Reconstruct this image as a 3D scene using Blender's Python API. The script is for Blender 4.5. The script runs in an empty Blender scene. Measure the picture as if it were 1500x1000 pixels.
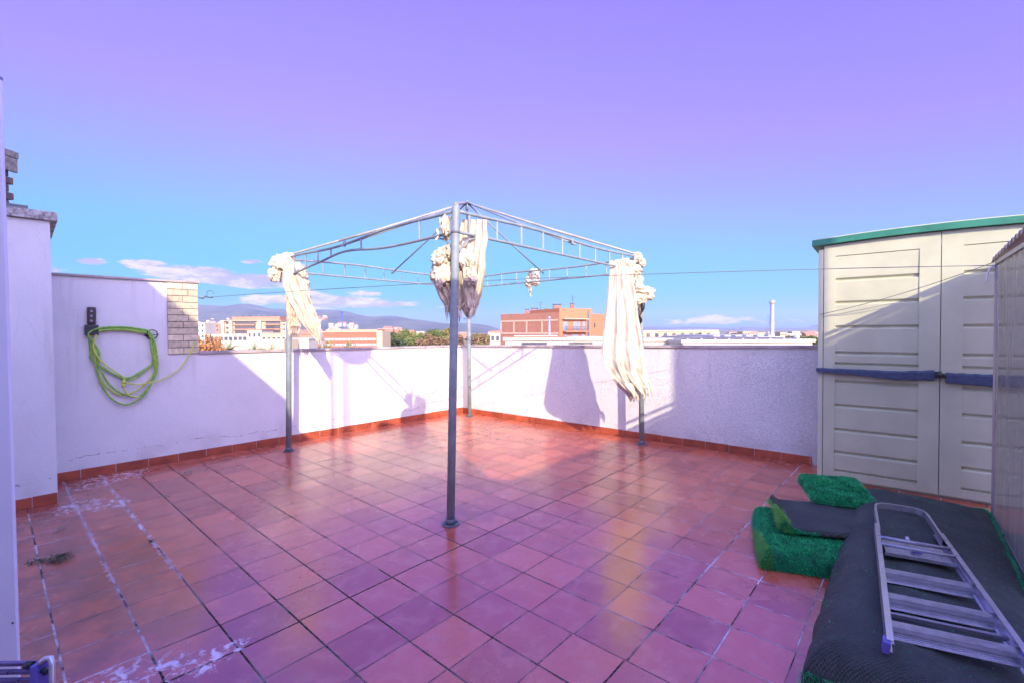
import bpy, math, random
from mathutils import Vector, Matrix, noise
random.seed(7)
R_ = math.radians
sc = bpy.context.scene
col = sc.collection
# ------------------------------------------------------------------ camera
F, PITCH, ROLL, EYE = 677.0, -0.022, -0.007, 1.6
f_ = Vector((0, math.cos(PITCH), math.sin(PITCH)))
r0 = Vector((1, 0, 0)); u0 = r0.cross(f_)
cr = r0*math.cos(ROLL)+u0*math.sin(ROLL); cu = -r0*math.sin(ROLL)+u0*math.cos(ROLL)
cam_d = bpy.data.cameras.new('camera'); cam = bpy.data.objects.new('camera', cam_d); col.objects.link(cam)
cam_d.sensor_width = 36; cam_d.lens = F/1500*36; cam_d.clip_start = 0.05; cam_d.clip_end = 60000
m = Matrix.Identity(4)
for i in range(3):
    m[i][0] = cr[i]; m[i][1] = cu[i]; m[i][2] = -f_[i]
m[0][3], m[1][3], m[2][3] = 0, 0, EYE
cam.matrix_world = m
sc.camera = cam
def ray(px, py): return f_ + cr*((px-750)/F) + cu*(-(py-500)/F)
def flr(px, py, z=0.0):
    d = ray(px, py); t = (z-EYE)/d.z; return Vector((d.x*t, d.y*t, z))
def at(px, py, Y):
    d = ray(px, py); t = Y/d.y; return Vector((d.x*t, Y, EYE+d.z*t))
def on(px, py, A, B, off=0.0):
    """point on the vertical plane through A, B, moved off metres towards the terrace"""
    e = (B-A); n = Vector((e.y, -e.x, 0)).normalized()
    if n.dot(Vector((0, 0, 0))-A) < 0: n = -n
    d = ray(px, py); o = Vector((0, 0, EYE)); P = A + n*off
    t = (P-o).dot(n)/d.dot(n); return o+d*t
# ------------------------------------------------------------------ materials
class NT:
    def __init__(s, mat):
        s.m = mat; s.t = mat.node_tree; s.n = s.t.nodes; s.l = s.t.links
    def node(s, ty, **kw):
        nd = s.n.new(ty)
        for k, v in kw.items():
            if k.startswith('_'): setattr(nd, k[1:], v)
        for k, v in kw.items():
            if not k.startswith('_'): s.put(nd.inputs[k.replace('__', ' ')], v)
        return nd
    def put(s, inp, v):
        if isinstance(v, bpy.types.NodeSocket): s.l.new(v, inp)
        elif isinstance(v, bpy.types.Node): s.l.new(v.outputs[0], inp)
        else:
            if inp.type == 'RGBA' and len(v) == 3: v = (*v, 1)
            inp.default_value = v
    def ma(s, op, a, b=None, c=None, clamp=False):
        nd = s.n.new('ShaderNodeMath'); nd.operation = op; nd.use_clamp = clamp
        for i, x in enumerate((a, b, c)):
            if x is not None: s.put(nd.inputs[i], x)
        return nd.outputs[0]
    def mix(s, f, a, b, blend='MIX'):
        nd = s.n.new('ShaderNodeMix'); nd.data_type = 'RGBA'; nd.blend_type = blend
        s.put(nd.inputs[0], f); s.put(nd.inputs[6], a); s.put(nd.inputs[7], b); return nd.outputs[2]
    def noise(s, vec, scale, detail=4, rough=.55, dist=0):
        nd = s.node('ShaderNodeTexNoise', Scale=scale, Detail=detail, Roughness=rough, Distortion=dist)
        if vec is not None: s.put(nd.inputs['Vector'], vec)
        return nd.outputs[0]
    def ss(s, x, a, b, lo=0.0, hi=1.0):
        nd = s.n.new('ShaderNodeMapRange'); nd.interpolation_type = 'SMOOTHSTEP'
        for i, v in enumerate((x, a, b, lo, hi)): s.put(nd.inputs[i], v)
        return nd.outputs[0]
    def bump(s, h, strength=.3, dist=.01):
        return s.node('ShaderNodeBump', Height=h, Strength=strength, Distance=dist).outputs[0]
M = {}
def mat(name, base, rough=.6, var=.12, nscale=6, bump=0, bscale=60, metal=0, spec=.5, second=None, island=0, bdist=.01, sheen=0):
    mt = bpy.data.materials.new(name); mt.use_nodes = True
    t = NT(mt); bs = t.n['Principled BSDF']; tc = t.node('ShaderNodeTexCoord')
    nz = t.noise(tc.outputs['Object'], nscale, 5, .6)
    fac = t.ss(nz, .3, .7)
    if second is None: second = tuple(c*(1-2*var) for c in base)
    c = t.mix(fac, second, base)
    if island:
        g = t.node('ShaderNodeNewGeometry')
        k = t.ma('MULTIPLY_ADD', g.outputs['Random Per Island'], 2*island, 1-island)
        hs = t.node('ShaderNodeHueSaturation', Color=c, Value=k); c = hs.outputs[0]
    t.put(bs.inputs['Base Color'], c)
    r = t.ma('MULTIPLY_ADD', nz, .25, rough-.12, clamp=True); t.put(bs.inputs['Roughness'], r)
    bs.inputs['Metallic'].default_value = metal; bs.inputs['Specular IOR Level'].default_value = spec
    if bump:
        h = t.noise(tc.outputs['Object'], bscale, 6, .65)
        t.put(bs.inputs['Normal'], t.bump(h, bump, bdist))
    M[name] = mt; return mt
# ------------------------------------------------------------------ mesh helpers
class MB:
    def __init__(s): s.v = []; s.f = []; s.mi = []; s.cur = 0; s.sm = []; s.smooth = False
    def add(s, vs, fs, mi=None):
        b = len(s.v); s.v += [Vector(v) for v in vs]
        for f in fs: s.f.append([b+i for i in f]); s.mi.append(s.cur if mi is None else mi); s.sm.append(s.smooth)
        return s
    def box(s, c, size, rz=0.0, mat3=None):
        c = Vector(c); h = Vector(size)/2
        R = mat3 or Matrix.Rotation(rz, 3, 'Z')
        vs = [c + R @ Vector((x*h.x, y*h.y, z*h.z)) for x in (-1, 1) for y in (-1, 1) for z in (-1, 1)]
        return s.add(vs, [(0,1,3,2),(4,6,7,5),(0,4,5,1),(2,3,7,6),(0,2,6,4),(1,5,7,3)])
    def bb(s, x0, x1, y0, y1, z0, z1): return s.box(((x0+x1)/2, (y0+y1)/2, (z0+z1)/2), (abs(x1-x0), abs(y1-y0), abs(z1-z0)))
    def bar(s, a, b, w, h=None, up=(0, 0, 1)):
        a, b = Vector(a), Vector(b); h = h or w; d = (b-a); L = d.length
        if L < 1e-6: return s
        y = d.normalized(); up = Vector(up)
        if abs(y.dot(up)) > .98: up = Vector((1, 0, 0))
        x = y.cross(up).normalized(); z = x.cross(y)
        R = Matrix((x, y, z)).transposed()
        return s.box((a+b)/2, (w, L, h), mat3=R)
    def tube(s, pts, r, seg=8, cap=True, rs=None):
        pts = [Vector(p) for p in pts]; n = len(pts); b = len(s.v); vs = []
        prev = None
        for i, p in enumerate(pts):
            d = (pts[min(i+1, n-1)]-pts[max(i-1, 0)]).normalized()
            if prev is None:
                a = Vector((0, 0, 1)) if abs(d.z) < .9 else Vector((1, 0, 0)); x = d.cross(a).normalized()
            else:
                x = (prev-d*prev.dot(d)).normalized()
            prev = x; y = d.cross(x); rr = rs[i] if rs else r
            for k in range(seg):
                t = 2*math.pi*k/seg; vs.append(p+x*math.cos(t)*rr+y*math.sin(t)*rr)
        fs = [(i*seg+k, i*seg+(k+1) % seg, (i+1)*seg+(k+1) % seg, (i+1)*seg+k) for i in range(n-1) for k in range(seg)]
        sm = s.smooth; s.smooth = True; s.add(vs, fs); s.smooth = sm
        if cap:
            s.f.append([b+k for k in range(seg)][::-1]); s.mi.append(s.cur); s.sm.append(False)
            s.f.append([b+(n-1)*seg+k for k in range(seg)]); s.mi.append(s.cur); s.sm.append(False)
        return s
    def prism(s, poly, z0, z1):
        n = len(poly); z0 = z0 if hasattr(z0, '__len__') else [z0]*n; z1 = z1 if hasattr(z1, '__len__') else [z1]*n
        vs = [(p[0], p[1], z0[i]) for i, p in enumerate(poly)]+[(p[0], p[1], z1[i]) for i, p in enumerate(poly)]
        fs = [tuple(range(n))[::-1], tuple(range(n, 2*n))]+[(i, (i+1) % n, n+(i+1) % n, n+i) for i in range(n)]
        return s.add(vs, fs)
    def build(s, name, mt, parent=None, origin=None, bevel=0, fixn=True):
        mts = mt if isinstance(mt, (list, tuple)) else [mt]
        if parent is not None: o0 = ORG[parent.name]
        elif origin is not None: o0 = Vector(origin)
        else:
            mn = Vector([min(v[i] for v in s.v) for i in range(3)]); mx = Vector([max(v[i] for v in s.v) for i in range(3)])
            o0 = Vector(((mn.x+mx.x)/2, (mn.y+mx.y)/2, mn.z))
        me = bpy.data.meshes.new(name); me.from_pydata([v-o0 for v in s.v], [], s.f)
        for q in mts: me.materials.append(M[q] if isinstance(q, str) else q)
        me.polygons.foreach_set('material_index', s.mi); me.polygons.foreach_set('use_smooth', s.sm)
        me.update()
        if fixn and len(s.f) < 30000:
            import bmesh
            b = bmesh.new(); b.from_mesh(me); bmesh.ops.recalc_face_normals(b, faces=b.faces)
            if bevel: 
                bmesh.ops.bevel(b, geom=[e for e in b.edges if len(e.link_faces) == 2 and e.calc_face_angle(0) > .6], offset=bevel, segments=2, profile=.7, affect='EDGES', clamp_overlap=True)
            b.to_mesh(me); b.free()
        o = bpy.data.objects.new(name, me); col.objects.link(o)
        if parent is not None: o.parent = parent
        else: o.location = o0
        ORG[o.name] = o0
        return o
ORG = {}
def tag(o, label=None, cat=None, group=None, kind=None):
    if label: o['label'] = label
    if cat: o['category'] = cat
    if group: o['group'] = group
    if kind: o['kind'] = kind
    return o
def thing(name, label, cat, loc, group=None):
    o = bpy.data.objects.new(name, None); o.empty_display_size = .2; col.objects.link(o); o.location = loc
    ORG[o.name] = Vector(loc); return tag(o, label, cat, group)
def copy_tree(o, parent=None):
    c = o.copy(); col.objects.link(c)
    if parent is not None: c.parent = parent
    ORG[c.name] = ORG[o.name]
    for ch in [x for x in o.children]: copy_tree(ch, c)
    return c
def fb(mb, P, Q, u0, u1, z0, z1, o0, o1):
    """box on the facade line P->Q, u metres along, z world, o metres out towards the viewer"""
    P, Q = Vector(P[:2]+(0,)) if isinstance(P, tuple) else Vector((P.x, P.y, 0)), Vector((Q[0], Q[1], 0))
    e = (Q-P).normalized(); n = Vector((e.y, -e.x, 0))
    if n.dot(-P) < 0: n = -n
    c = P+e*((u0+u1)/2)+n*((o0+o1)/2); c.z = (z0+z1)/2
    R = Matrix((e, Vector((-e.y, e.x, 0)), Vector((0, 0, 1)))).transposed()
    return mb.box(c, (abs(u1-u0), abs(o1-o0), abs(z1-z0)), mat3=R)
def catmull(pts, k=8):
    pts = [Vector(p) for p in pts]; out = []
    P = [pts[0]]+pts+[pts[-1]]
    for i in range(1, len(P)-2):
        a, b, c, d = P[i-1:i+3]
        for j in range(k):
            t = j/k; out.append(.5*((2*b)+(c-a)*t+(2*a-5*b+4*c-d)*t*t+(3*b-a-3*c+d)*t**3))
    out.append(pts[-1]); return out
exec_order = None
# ------------------------------------------------------------------ plain materials
mat('stucco', (.80, .78, .77), .85, .03, 1.5, bump=.55, bscale=38, bdist=.012)
mat('coping', (.42, .36, .33), .8, .2, 5, bump=.3)
mat('coping_old', (.50, .47, .45), .9, .35, 25, bump=.8, bscale=60)
mat('chim_cap', (.17, .16, .18), .9, .3, 25)
mat('skirt', (.38, .075, .032), .45, .2, 8, island=.2)
mat('grout', (.62, .56, .55), .9)
mat('cream_brick', (.58, .50, .33), .85, .15, 20, bump=.3, island=.22)
mat('dark_brick', (.16, .10, .10), .9, .2, 20, bump=.4, island=.25)
mat('mortar', (.22, .19, .17), .9)
mat('paint_grey', (.225, .265, .28), .5, .08, 12, spec=.4, second=(.17, .20, .22))
mat('rafter', (.32, .31, .28), .5, .12, 14, second=(.22, .22, .21))
mat('plate', (.12, .13, .15), .6)
mat('white_paint', (.72, .71, .78), .5, .03, 2)
mat('shed_beige', (.48, .485, .33), .55, .06, 3, bump=.06, bscale=160)
mat('shed_frame', (.50, .505, .35), .5, .03, 3, bump=.05, bscale=160)
mat('shed_green', (.02, .19, .115), .5, .15, 6)
mat('strap_blue', (.05, .072, .135), .5, .2, 40, bump=.3)
mat('black', (.02, .02, .024), .5)
mat('holder', (.05, .022, .022), .5, .3, 40)
mat('alu', (.62, .62, .66), .32, .08, 30, metal=.85)
mat('alu_dark', (.33, .33, .38), .4, .12, 60, metal=.7)
mat('purple_plastic', (.12, .11, .42), .45)
mat('hose', (.30, .52, .05), .42, .15, 30, second=(.12, .33, .05))
mat('hose_yellow', (.55, .62, .09), .42, .1, 30)
mat('wire', (.10, .11, .13), .5)
mat('leaf_dry', (.30, .25, .13), .8, .3, 60, island=.4)
mat('leaf_dark', (.055, .06, .035), .8, .3, 60, island=.6)
mat('corr', (.62, .54, .34), .55, .25, 9, second=(.40, .36, .30))
mat('w_grey', (.42, .42, .44), .8, .08, .4)
mat('roof_slab', (.30, .29, .30), .9, .1, 3)
# cloth
def cloth_mat():
    mt = bpy.data.materials.new('cloth'); mt.use_nodes = True; t = NT(mt); bs = t.n['Principled BSDF']
    tc = t.node('ShaderNodeTexCoord'); nz = t.noise(tc.outputs['Object'], 5, 5, .6)
    c = t.mix(t.ss(nz, .35, .75), (.58, .50, .37), (.72, .65, .52)); t.put(bs.inputs['Base Color'], c)
    bs.inputs['Roughness'].default_value = .9; bs.inputs['Specular IOR Level'].default_value = .2
    w = t.noise(tc.outputs['Object'], 28, 5, .6, 1.5)
    t.put(bs.inputs['Normal'], t.bump(w, .22, .015))
    tr = t.node('ShaderNodeBsdfTranslucent', Color=(.8, .7, .55)); mx = t.node('ShaderNodeMixShader', Fac=.18)
    t.l.new(bs.outputs[0], mx.inputs[1]); t.l.new(tr.outputs[0], mx.inputs[2]); t.l.new(mx.outputs[0], t.n['Material Output'].inputs[0])
    M['cloth'] = mt
cloth_mat()
# ------------------------------------------------------------------ floor tiles
TX, TY, TA, TS = -1.1914, 2.5311, .84698, .30244
def floor_mat():
    mt = bpy.data.materials.new('floor_tiles'); mt.use_nodes = True; t = NT(mt); bs = t.n['Principled BSDF']
    g = t.node('ShaderNodeNewGeometry'); sp = t.node('ShaderNodeSeparateXYZ', Vector=g.outputs['Position'])
    x = t.ma('SUBTRACT', sp.outputs[0], TX); y = t.ma('SUBTRACT', sp.outputs[1], TY)
    c, s_ = math.cos(TA)/TS, math.sin(TA)/TS
    wob = t.noise(g.outputs['Position'], .9, 2)
    u = t.ma('ADD', t.ma('MULTIPLY', x, c), t.ma('MULTIPLY', y, s_))
    v = t.ma('SUBTRACT', t.ma('MULTIPLY', x, s_), t.ma('MULTIPLY', y, c))
    fu = t.ma('FLOOR', u)
    rnd = t.node('ShaderNodeTexWhiteNoise', _noise_dimensions='1D', W=t.ma('MULTIPLY_ADD', fu, 7.13, 3.3)).outputs[0]
    amp = t.ss(u, -2.2, -.8, .34, .045)
    v2 = t.ma('ADD', v, t.ma('MULTIPLY', t.ma('SUBTRACT', rnd, .5), amp))
    fv = t.ma('FLOOR', v2)
    a = t.ma('FRACT', u); b = t.ma('FRACT', v2)
    da = t.ma('MINIMUM', a, t.ma('SUBTRACT', 1.0, a)); db = t.ma('MINIMUM', b, t.ma('SUBTRACT', 1.0, b))
    fine = t.noise(g.outputs['Position'], 45, 4, .7)
    big = t.noise(g.outputs['Position'], .8, 3, .6)
    # strong joint lines here and there (random per line)
    la = t.node('ShaderNodeTexWhiteNoise', _noise_dimensions='1D', W=t.ma('ADD', t.ma('ROUND', u), .37)).outputs[0]
    lb = t.node('ShaderNodeTexWhiteNoise', _noise_dimensions='1D', W=t.ma('ADD', t.ma('ROUND', v2), 40.6)).outputs[0]
    isb = t.ma('COMPARE', t.ma('ROUND', v2), 0.0, .4)      # the wide dark joint near the post
    wa = t.ma('MULTIPLY_ADD', la, .011, .007)
    wb = t.ma('ADD', t.ma('MULTIPLY_ADD', lb, .010, .0065), t.ma('MULTIPLY', isb, .012))
    jit = t.ma('MULTIPLY', t.ma('SUBTRACT', fine, .5), .022)
    da2 = t.ma('ADD', da, jit); db2 = t.ma('ADD', db, jit)
    ja = t.ss(t.ma('DIVIDE', da2, wa), .7, 1.3, 1, 0); jb = t.ss(t.ma('DIVIDE', db2, wb), .7, 1.3, 1, 0)
    joint = t.ma('MULTIPLY', t.ma('MAXIMUM', ja, jb), t.ma('MAXIMUM', isb, t.ss(t.noise(g.outputs['Position'], 2.6, 4, .7), .36, .52, .45, 1)))
    # grout: dark dirty in the middle, pale at the left and right
    dist_l = t.ss(t.ma('ADD', u, t.ma('MULTIPLY', big, 2.5)), -1.8, 1.2, 1, 0)
    pale_r = t.ss(t.ma('ADD', v2, t.ma('MULTIPLY', big, 3.0)), 2.5, 6.5, 0, 1)
    pale_r = t.ma('MULTIPLY', pale_r, t.ss(u, 2.5, 5.0, 0, 1))
    pn = t.ss(t.noise(g.outputs['Position'], 3.3, 5, .7), .42, .6)
    pale = t.ma('MULTIPLY', t.ma('MAXIMUM', t.ma('MAXIMUM', dist_l, pale_r), .12), pn, clamp=True)
    nb = t.ma('SUBTRACT', 1.0, isb)
    gc = t.mix(t.ma('MULTIPLY', pale, nb), (.022, .014, .018), (.66, .60, .62))
    gc = t.mix(t.ss(fine, .35, .65, 0, .35), gc, (.22, .13, .12))
    # tile colour
    cb = t.node('ShaderNodeCombineXYZ', X=fu, Y=fv, Z=.5)
    tr = t.node('ShaderNodeTexWhiteNoise', _noise_dimensions='3D', Vector=cb.outputs[0]).outputs[0]
    mo = t.noise(g.outputs['Position'], 7, 6, .65, .6)
    tcol = t.mix(tr, (.33, .062, .032), (.55, .130, .060))
    tcol = t.mix(t.ss(mo, .42, .72, 0, .42), tcol, (.58, .22, .15))
    tcol = t.mix(t.ss(t.noise(g.outputs['Position'], 14, 5, .7), .52, .75, 0, .5), tcol, (.30, .07, .05))
    dirt = t.ma('MAXIMUM', t.ss(t.noise(g.outputs['Position'], 1.7, 5, .65), .52, .75, 0, .45), t.ma('MULTIPLY', t.ss(u, -3.0, 1.5, .95, 0), t.ss(t.noise(g.outputs['Position'], 4, 5, .7), .35, .6, .3, 1)))
    tcol = t.mix(dirt, tcol, (.21, .060, .045))
    # darkened halo either side of joints
    halo = t.ss(t.ma('MINIMUM', da2, db2), .0, .05, .35, 0)
    tcol = t.mix(halo, tcol, (.20, .075, .06))
    # efflorescence: salt bloom on two joints and in a few patches
    en = t.noise(g.outputs['Position'], 16, 7, .75, .8)
    def blob(px, py, r):
        p = flr(px, py); d = t.ma('ADD', t.ma('POWER', t.ma('SUBTRACT', sp.outputs[0], p.x), 2.0), t.ma('POWER', t.ma('SUBTRACT', sp.outputs[1], p.y), 2.0))
        return t.ss(d, 0, r*r, 1, 0)
    patches = None
    for px, py, r in ((140, 706, .42), (185, 695, .4), (120, 740, .35), (160, 738, .3), (215, 985, .30), (190, 1000, .3), (300, 968, .20), (100, 690, .3), (345, 945, .12)):
        bl = blob(px, py, r); patches = bl if patches is None else t.ma('MAXIMUM', patches, bl)
    salt = t.ss(t.ma('MULTIPLY_ADD', patches, .2, en), .68, .80)
    # bloom along joints of the left columns
    nl = t.ma('COMPARE', t.ma('ROUND', u), -2.0, .4); nl2 = t.ma('COMPARE', t.ma('ROUND', u), -1.0, .4)
    along = t.ss(v, -7.5, -2.0, 1, .0)
    lw = t.ma('MULTIPLY', t.ma('MAXIMUM', t.ma('MULTIPLY', nl2, 1.0), t.ma('MULTIPLY', nl, .55)), along)
    near_line = t.ss(t.ma('ADD', da, t.ma('MULTIPLY', t.ma('SUBTRACT', en, .5), .42)), .0, .06, 1, 0)
    salt = t.ma('MAXIMUM', salt, t.ma('MULTIPLY', near_line, t.ma('MULTIPLY', lw, t.ss(t.noise(g.outputs['Position'], 8, 5, .7), .40, .58))), clamp=True)
    cc = t.mix(joint, tcol, gc)
    cc = t.mix(t.ma('MULTIPLY', salt, .85), cc, (.72, .66, .72))
    t.put(bs.inputs['Base Color'], cc)
    rg = t.ma('ADD', t.ma('MULTIPLY_ADD', mo, .22, .09), t.ma('MULTIPLY', t.ma('MAXIMUM', joint, salt), .4), clamp=True)
    rg = t.ma('ADD', rg, t.ma('MULTIPLY', t.ss(big, .4, .7), .12), clamp=True)
    t.put(bs.inputs['Roughness'], rg); t.put(bs.inputs['Specular IOR Level'], t.ma('MULTIPLY', t.ma('SUBTRACT', 1.0, t.ma('MAXIMUM', joint, salt)), .85)); bs.inputs['IOR'].default_value = 1.64
    tilt = t.ma('MULTIPLY', t.ma('SUBTRACT', tr, .5), .0)
    h = t.ma('SUBTRACT', t.ma('MULTIPLY_ADD', mo, .12, tilt), joint)
    h = t.ma('ADD', h, t.ma('MULTIPLY', t.noise(g.outputs['Position'], 3.0, 2), .5))
    t.put(bs.inputs['Normal'], t.bump(h, .35, .004))
    M['floor_tiles'] = mt
floor_mat()
def wall_mat():
    """white stucco, coarse render, hairline cracks and flaking just above the skirting"""
    for nm, bs_, cr_ in (('wall_a', .42, 1), ('wall_b', .8, 0)):
        mt = bpy.data.materials.new(nm); mt.use_nodes = True; t = NT(mt); bs = t.n['Principled BSDF']
        g = t.node('ShaderNodeNewGeometry'); P = g.outputs['Position']; sp = t.node('ShaderNodeSeparateXYZ', Vector=P)
        z = sp.outputs[2]
        n1 = t.noise(P, 1.3, 5, .6)
        c = t.mix(t.ss(n1, .3, .7), (.62, .605, .59), (.68, .665, .65))
        n2 = t.noise(P, 2.2, 4, .6, .3)
        stain = t.ma('MULTIPLY', t.ss(z, .1, .45, .6, 0), t.ss(n2, .45, .7))
        c = t.mix(stain, c, (.48, .43, .41))
        drip = t.noise(t.node('ShaderNodeMapping', _vector_type='POINT', Vector=P, Scale=(9, 9, .7)).outputs[0], 1.0, 3, .6)
        c = t.mix(t.ma('MULTIPLY', t.ss(drip, .54, .74, 0, .5), t.ss(z, .5, 1.3)), c, (.52, .48, .46))
        wv = t.noise(P, 1.1, 3, .5); off = t.ma('MULTIPLY_ADD', t.ma('SUBTRACT', wv, .5), .22, .20 if cr_ else .18)
        dz = t.ma('ABSOLUTE', t.ma('SUBTRACT', z, t.ma('ADD', off, t.ma('MULTIPLY', t.noise(P, 22, 4, .7), .06))))
        ck = t.ma('MULTIPLY', t.ss(dz, .001, .006, 1, 0), t.ss(t.noise(P, 9, 4, .7), .47, .55))
        ck = t.ma('MULTIPLY', ck, .8 if cr_ else .15)
        vo = t.node('ShaderNodeTexVoronoi', _feature='DISTANCE_TO_EDGE', Scale=.75, Vector=t.mix(.06, P, t.node('ShaderNodeTexNoise', Vector=P, Scale=6.0).outputs[1]))
        hair = t.ma('MULTIPLY', t.ss(vo.outputs[0], .0006, .0025, .10 if cr_ else .04, 0), t.ss(t.noise(P, 1.9, 2), .5, .6))
        c = t.mix(t.ma('MAXIMUM', ck, hair), c, (.16, .13, .12))
        t.put(bs.inputs['Base Color'], c); bs.inputs['Roughness'].default_value = .85; bs.inputs['Specular IOR Level'].default_value = .25
        h = t.ma('ADD', t.ma('MULTIPLY', t.noise(P, 30, 6, .65), 1.0), t.ma('MULTIPLY', t.ss(t.noise(P, 55 if not cr_ else 90, 3, .6, 1.0), .5, .62), .5))
        h = t.ma('ADD', h, t.ma('MULTIPLY', ck, -1.5))
        t.put(bs.inputs['Normal'], t.bump(h, bs_, .012))
        M[nm] = mt
wall_mat()
def turf_mats():
    mt = bpy.data.materials.new('turf_back'); mt.use_nodes = True; t = NT(mt); bs = t.n['Principled BSDF']
    g = t.node('ShaderNodeNewGeometry'); P = g.outputs['Position']
    mp = t.node('ShaderNodeMapping', Vector=P, Rotation=(0, 0, -.86)); sp = t.node('ShaderNodeSeparateXYZ', Vector=mp.outputs[0])
    wa = t.ma('SINE', t.ma('MULTIPLY', sp.outputs[0], 560.0)); wb = t.ma('SINE', t.ma('MULTIPLY', sp.outputs[1], 420.0))
    w = t.ma('MULTIPLY', wa, wb)
    n = t.noise(P, 4, 5, .7)
    c = t.mix(t.ss(n, .35, .7), (.026, .033, .029), (.052, .062, .052)); c = t.mix(t.ss(w, .1, .9, 0, .55), c, (.085, .10, .09))
    c = t.mix(t.ss(t.noise(P, 40, 5, .75), .54, .66, 0, .7), c, (.015, .075, .035))
    t.put(bs.inputs['Base Color'], c); bs.inputs['Roughness'].default_value = .8
    t.put(bs.inputs['Normal'], t.bump(t.ma('ADD', w, t.ma('MULTIPLY', t.noise(P, 30, 5, .7), 5.0)), .8, .004))
    M['turf_back'] = mt
    mat('turf', (.02, .48, .15), .6, .2, 14, second=(.006, .22, .075), island=.5)
    mat('turf_base', (.006, .20, .085), .8, .2, 14)
    mat('turf_edge', (.16, .48, .06), .6, .2, 14, island=.35)
turf_mats()
# ------------------------------------------------------------------ terrace
C0 = flr(677, 603); WA = flr(87, 705); WB = flr(1196, 681)
ea = (WA-C0).normalized(); eb = (WB-C0).normalized()       # along wall A to the left, along wall B to the right
na = Vector((ea.y, -ea.x, 0)); na = na if na.dot(-C0) > 0 else -na    # inward normals
nb_ = Vector((eb.y, -eb.x, 0)); nb_ = nb_ if nb_.dot(-C0) > 0 else -nb_
def pa(s, off=0, z=0): p = C0+ea*s+na*off; return Vector((p.x, p.y, z))
def pb(s, off=0, z=0): p = C0+eb*s+nb_*off; return Vector((p.x, p.y, z))
GZ = -13.0
LA, LB = 8.2, 9.5
fl = MB(); q = [pa(-.1, -.1), pa(LA+1, -.1), pa(LA+1, 9.5), pb(LB, 9.5), pb(LB, -.1)]
fl.add([(p.x, p.y, 0) for p in q]+[(p.x, p.y, -.12) for p in q], [(0, 1, 2, 3, 4), (9, 8, 7, 6, 5)]+[(i, 5+i, 5+(i+1) % 5, (i+1) % 5) for i in range(5)])
tag(fl.build('floor', 'floor_tiles'), kind='structure')
body = MB(); qq = [pa(-.18, -.18), pa(LA+1, -.18), pa(LA+1, 9.6), pb(LB, 9.6), pb(LB, -.18)]
body.prism([(p.x, p.y) for p in qq], GZ, -.125)
tag(body.build('building_body', 'stucco'), None, None, kind='structure')

def wallseg(mb, fn, s0, s1, t, z0, z1a, z1b, over=0.0):
    P = [fn(s0, over), fn(s1, over), fn(s1, -t-over), fn(s0, -t-over)]
    mb.prism([(p.x, p.y) for p in P], z0 if hasattr(z0, '__len__') else [z0]*4, [z1a, z1b, z1b, z1a])
sHi = (on(289, 460, C0, WA)-C0).dot(ea); sBr = (on(245, 460, C0, WA)-C0).dot(ea)
T = .16
# wall A
wa = thing('parapet_wall', 'white rendered parapet on the left, stepping up to a taller part with a brick end', 'wall', pa(3, -T/2, 0))
w = MB(); wallseg(w, pa, 0, sHi, T, 0, 1.30, 1.335); w.build('low_wall', 'wall_a', wa)
w = MB(); wallseg(w, pa, sHi, LA, T, 0, 2.235, 2.235); w.build('high_wall', 'wall_a', wa)
w = MB(); wallseg(w, pa, -.0, sHi-.002, T, (1.302, 1.337, 1.337, 1.302), 1.335, 1.372, .025)
w.build('coping', 'coping', wa, bevel=.004)
w = MB(); wallseg(w, pa, sHi-.03, LA, T, 2.237, 2.262, 2.262, .03)
for k in range(8):
    pass
w.build('coping', 'coping', wa, bevel=.004)
bk = MB(); bk.cur = 0
wallseg(bk, lambda s, o, z=0: pa(s, o+.012), sHi-.004, sBr, .02, 1.345, 2.232, 2.232); bk.mi = [1]*len(bk.f)
nrow = 11; hz = (2.232-1.345)/nrow; rb = random.Random(3)
for k in range(nrow):
    z0 = 1.345+k*hz+.005; z1 = z0+hz-.010
    cuts = [sHi-.008, sBr+.004] if k % 2 else [sHi-.008, sHi+(sBr-sHi)*.5, sBr+.004]
    if k % 4 == 1: cuts = [sHi-.008, sHi+(sBr-sHi)*.32, sBr+.004]
    for a_, b_ in zip(cuts, cuts[1:]):
        o = .018+rb.uniform(0, .005)
        P = [pa(a_+.004, o), pa(b_-.004, o), pa(b_-.004, .0), pa(a_+.004, .0)]
        bk.prism([(p.x, p.y) for p in P], z0, z1)
bk.build('brick_end', ['cream_brick', 'mortar'], wa)
# wall B
wb = thing('parapet_wall', 'white rough rendered parapet running right from the far corner to the shed', 'wall', pb(3, -T/2, 0))
w = MB(); wallseg(w, pb, -T, LB, T, 0, 1.30, 1.42); w.build('wall', 'wall_b', wb)
w = MB(); wallseg(w, pb, .03, LB, T, (1.302, 1.422, 1.422, 1.302), 1.335, 1.455, .025); w.build('coping', 'coping', wb, bevel=.004)
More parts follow.
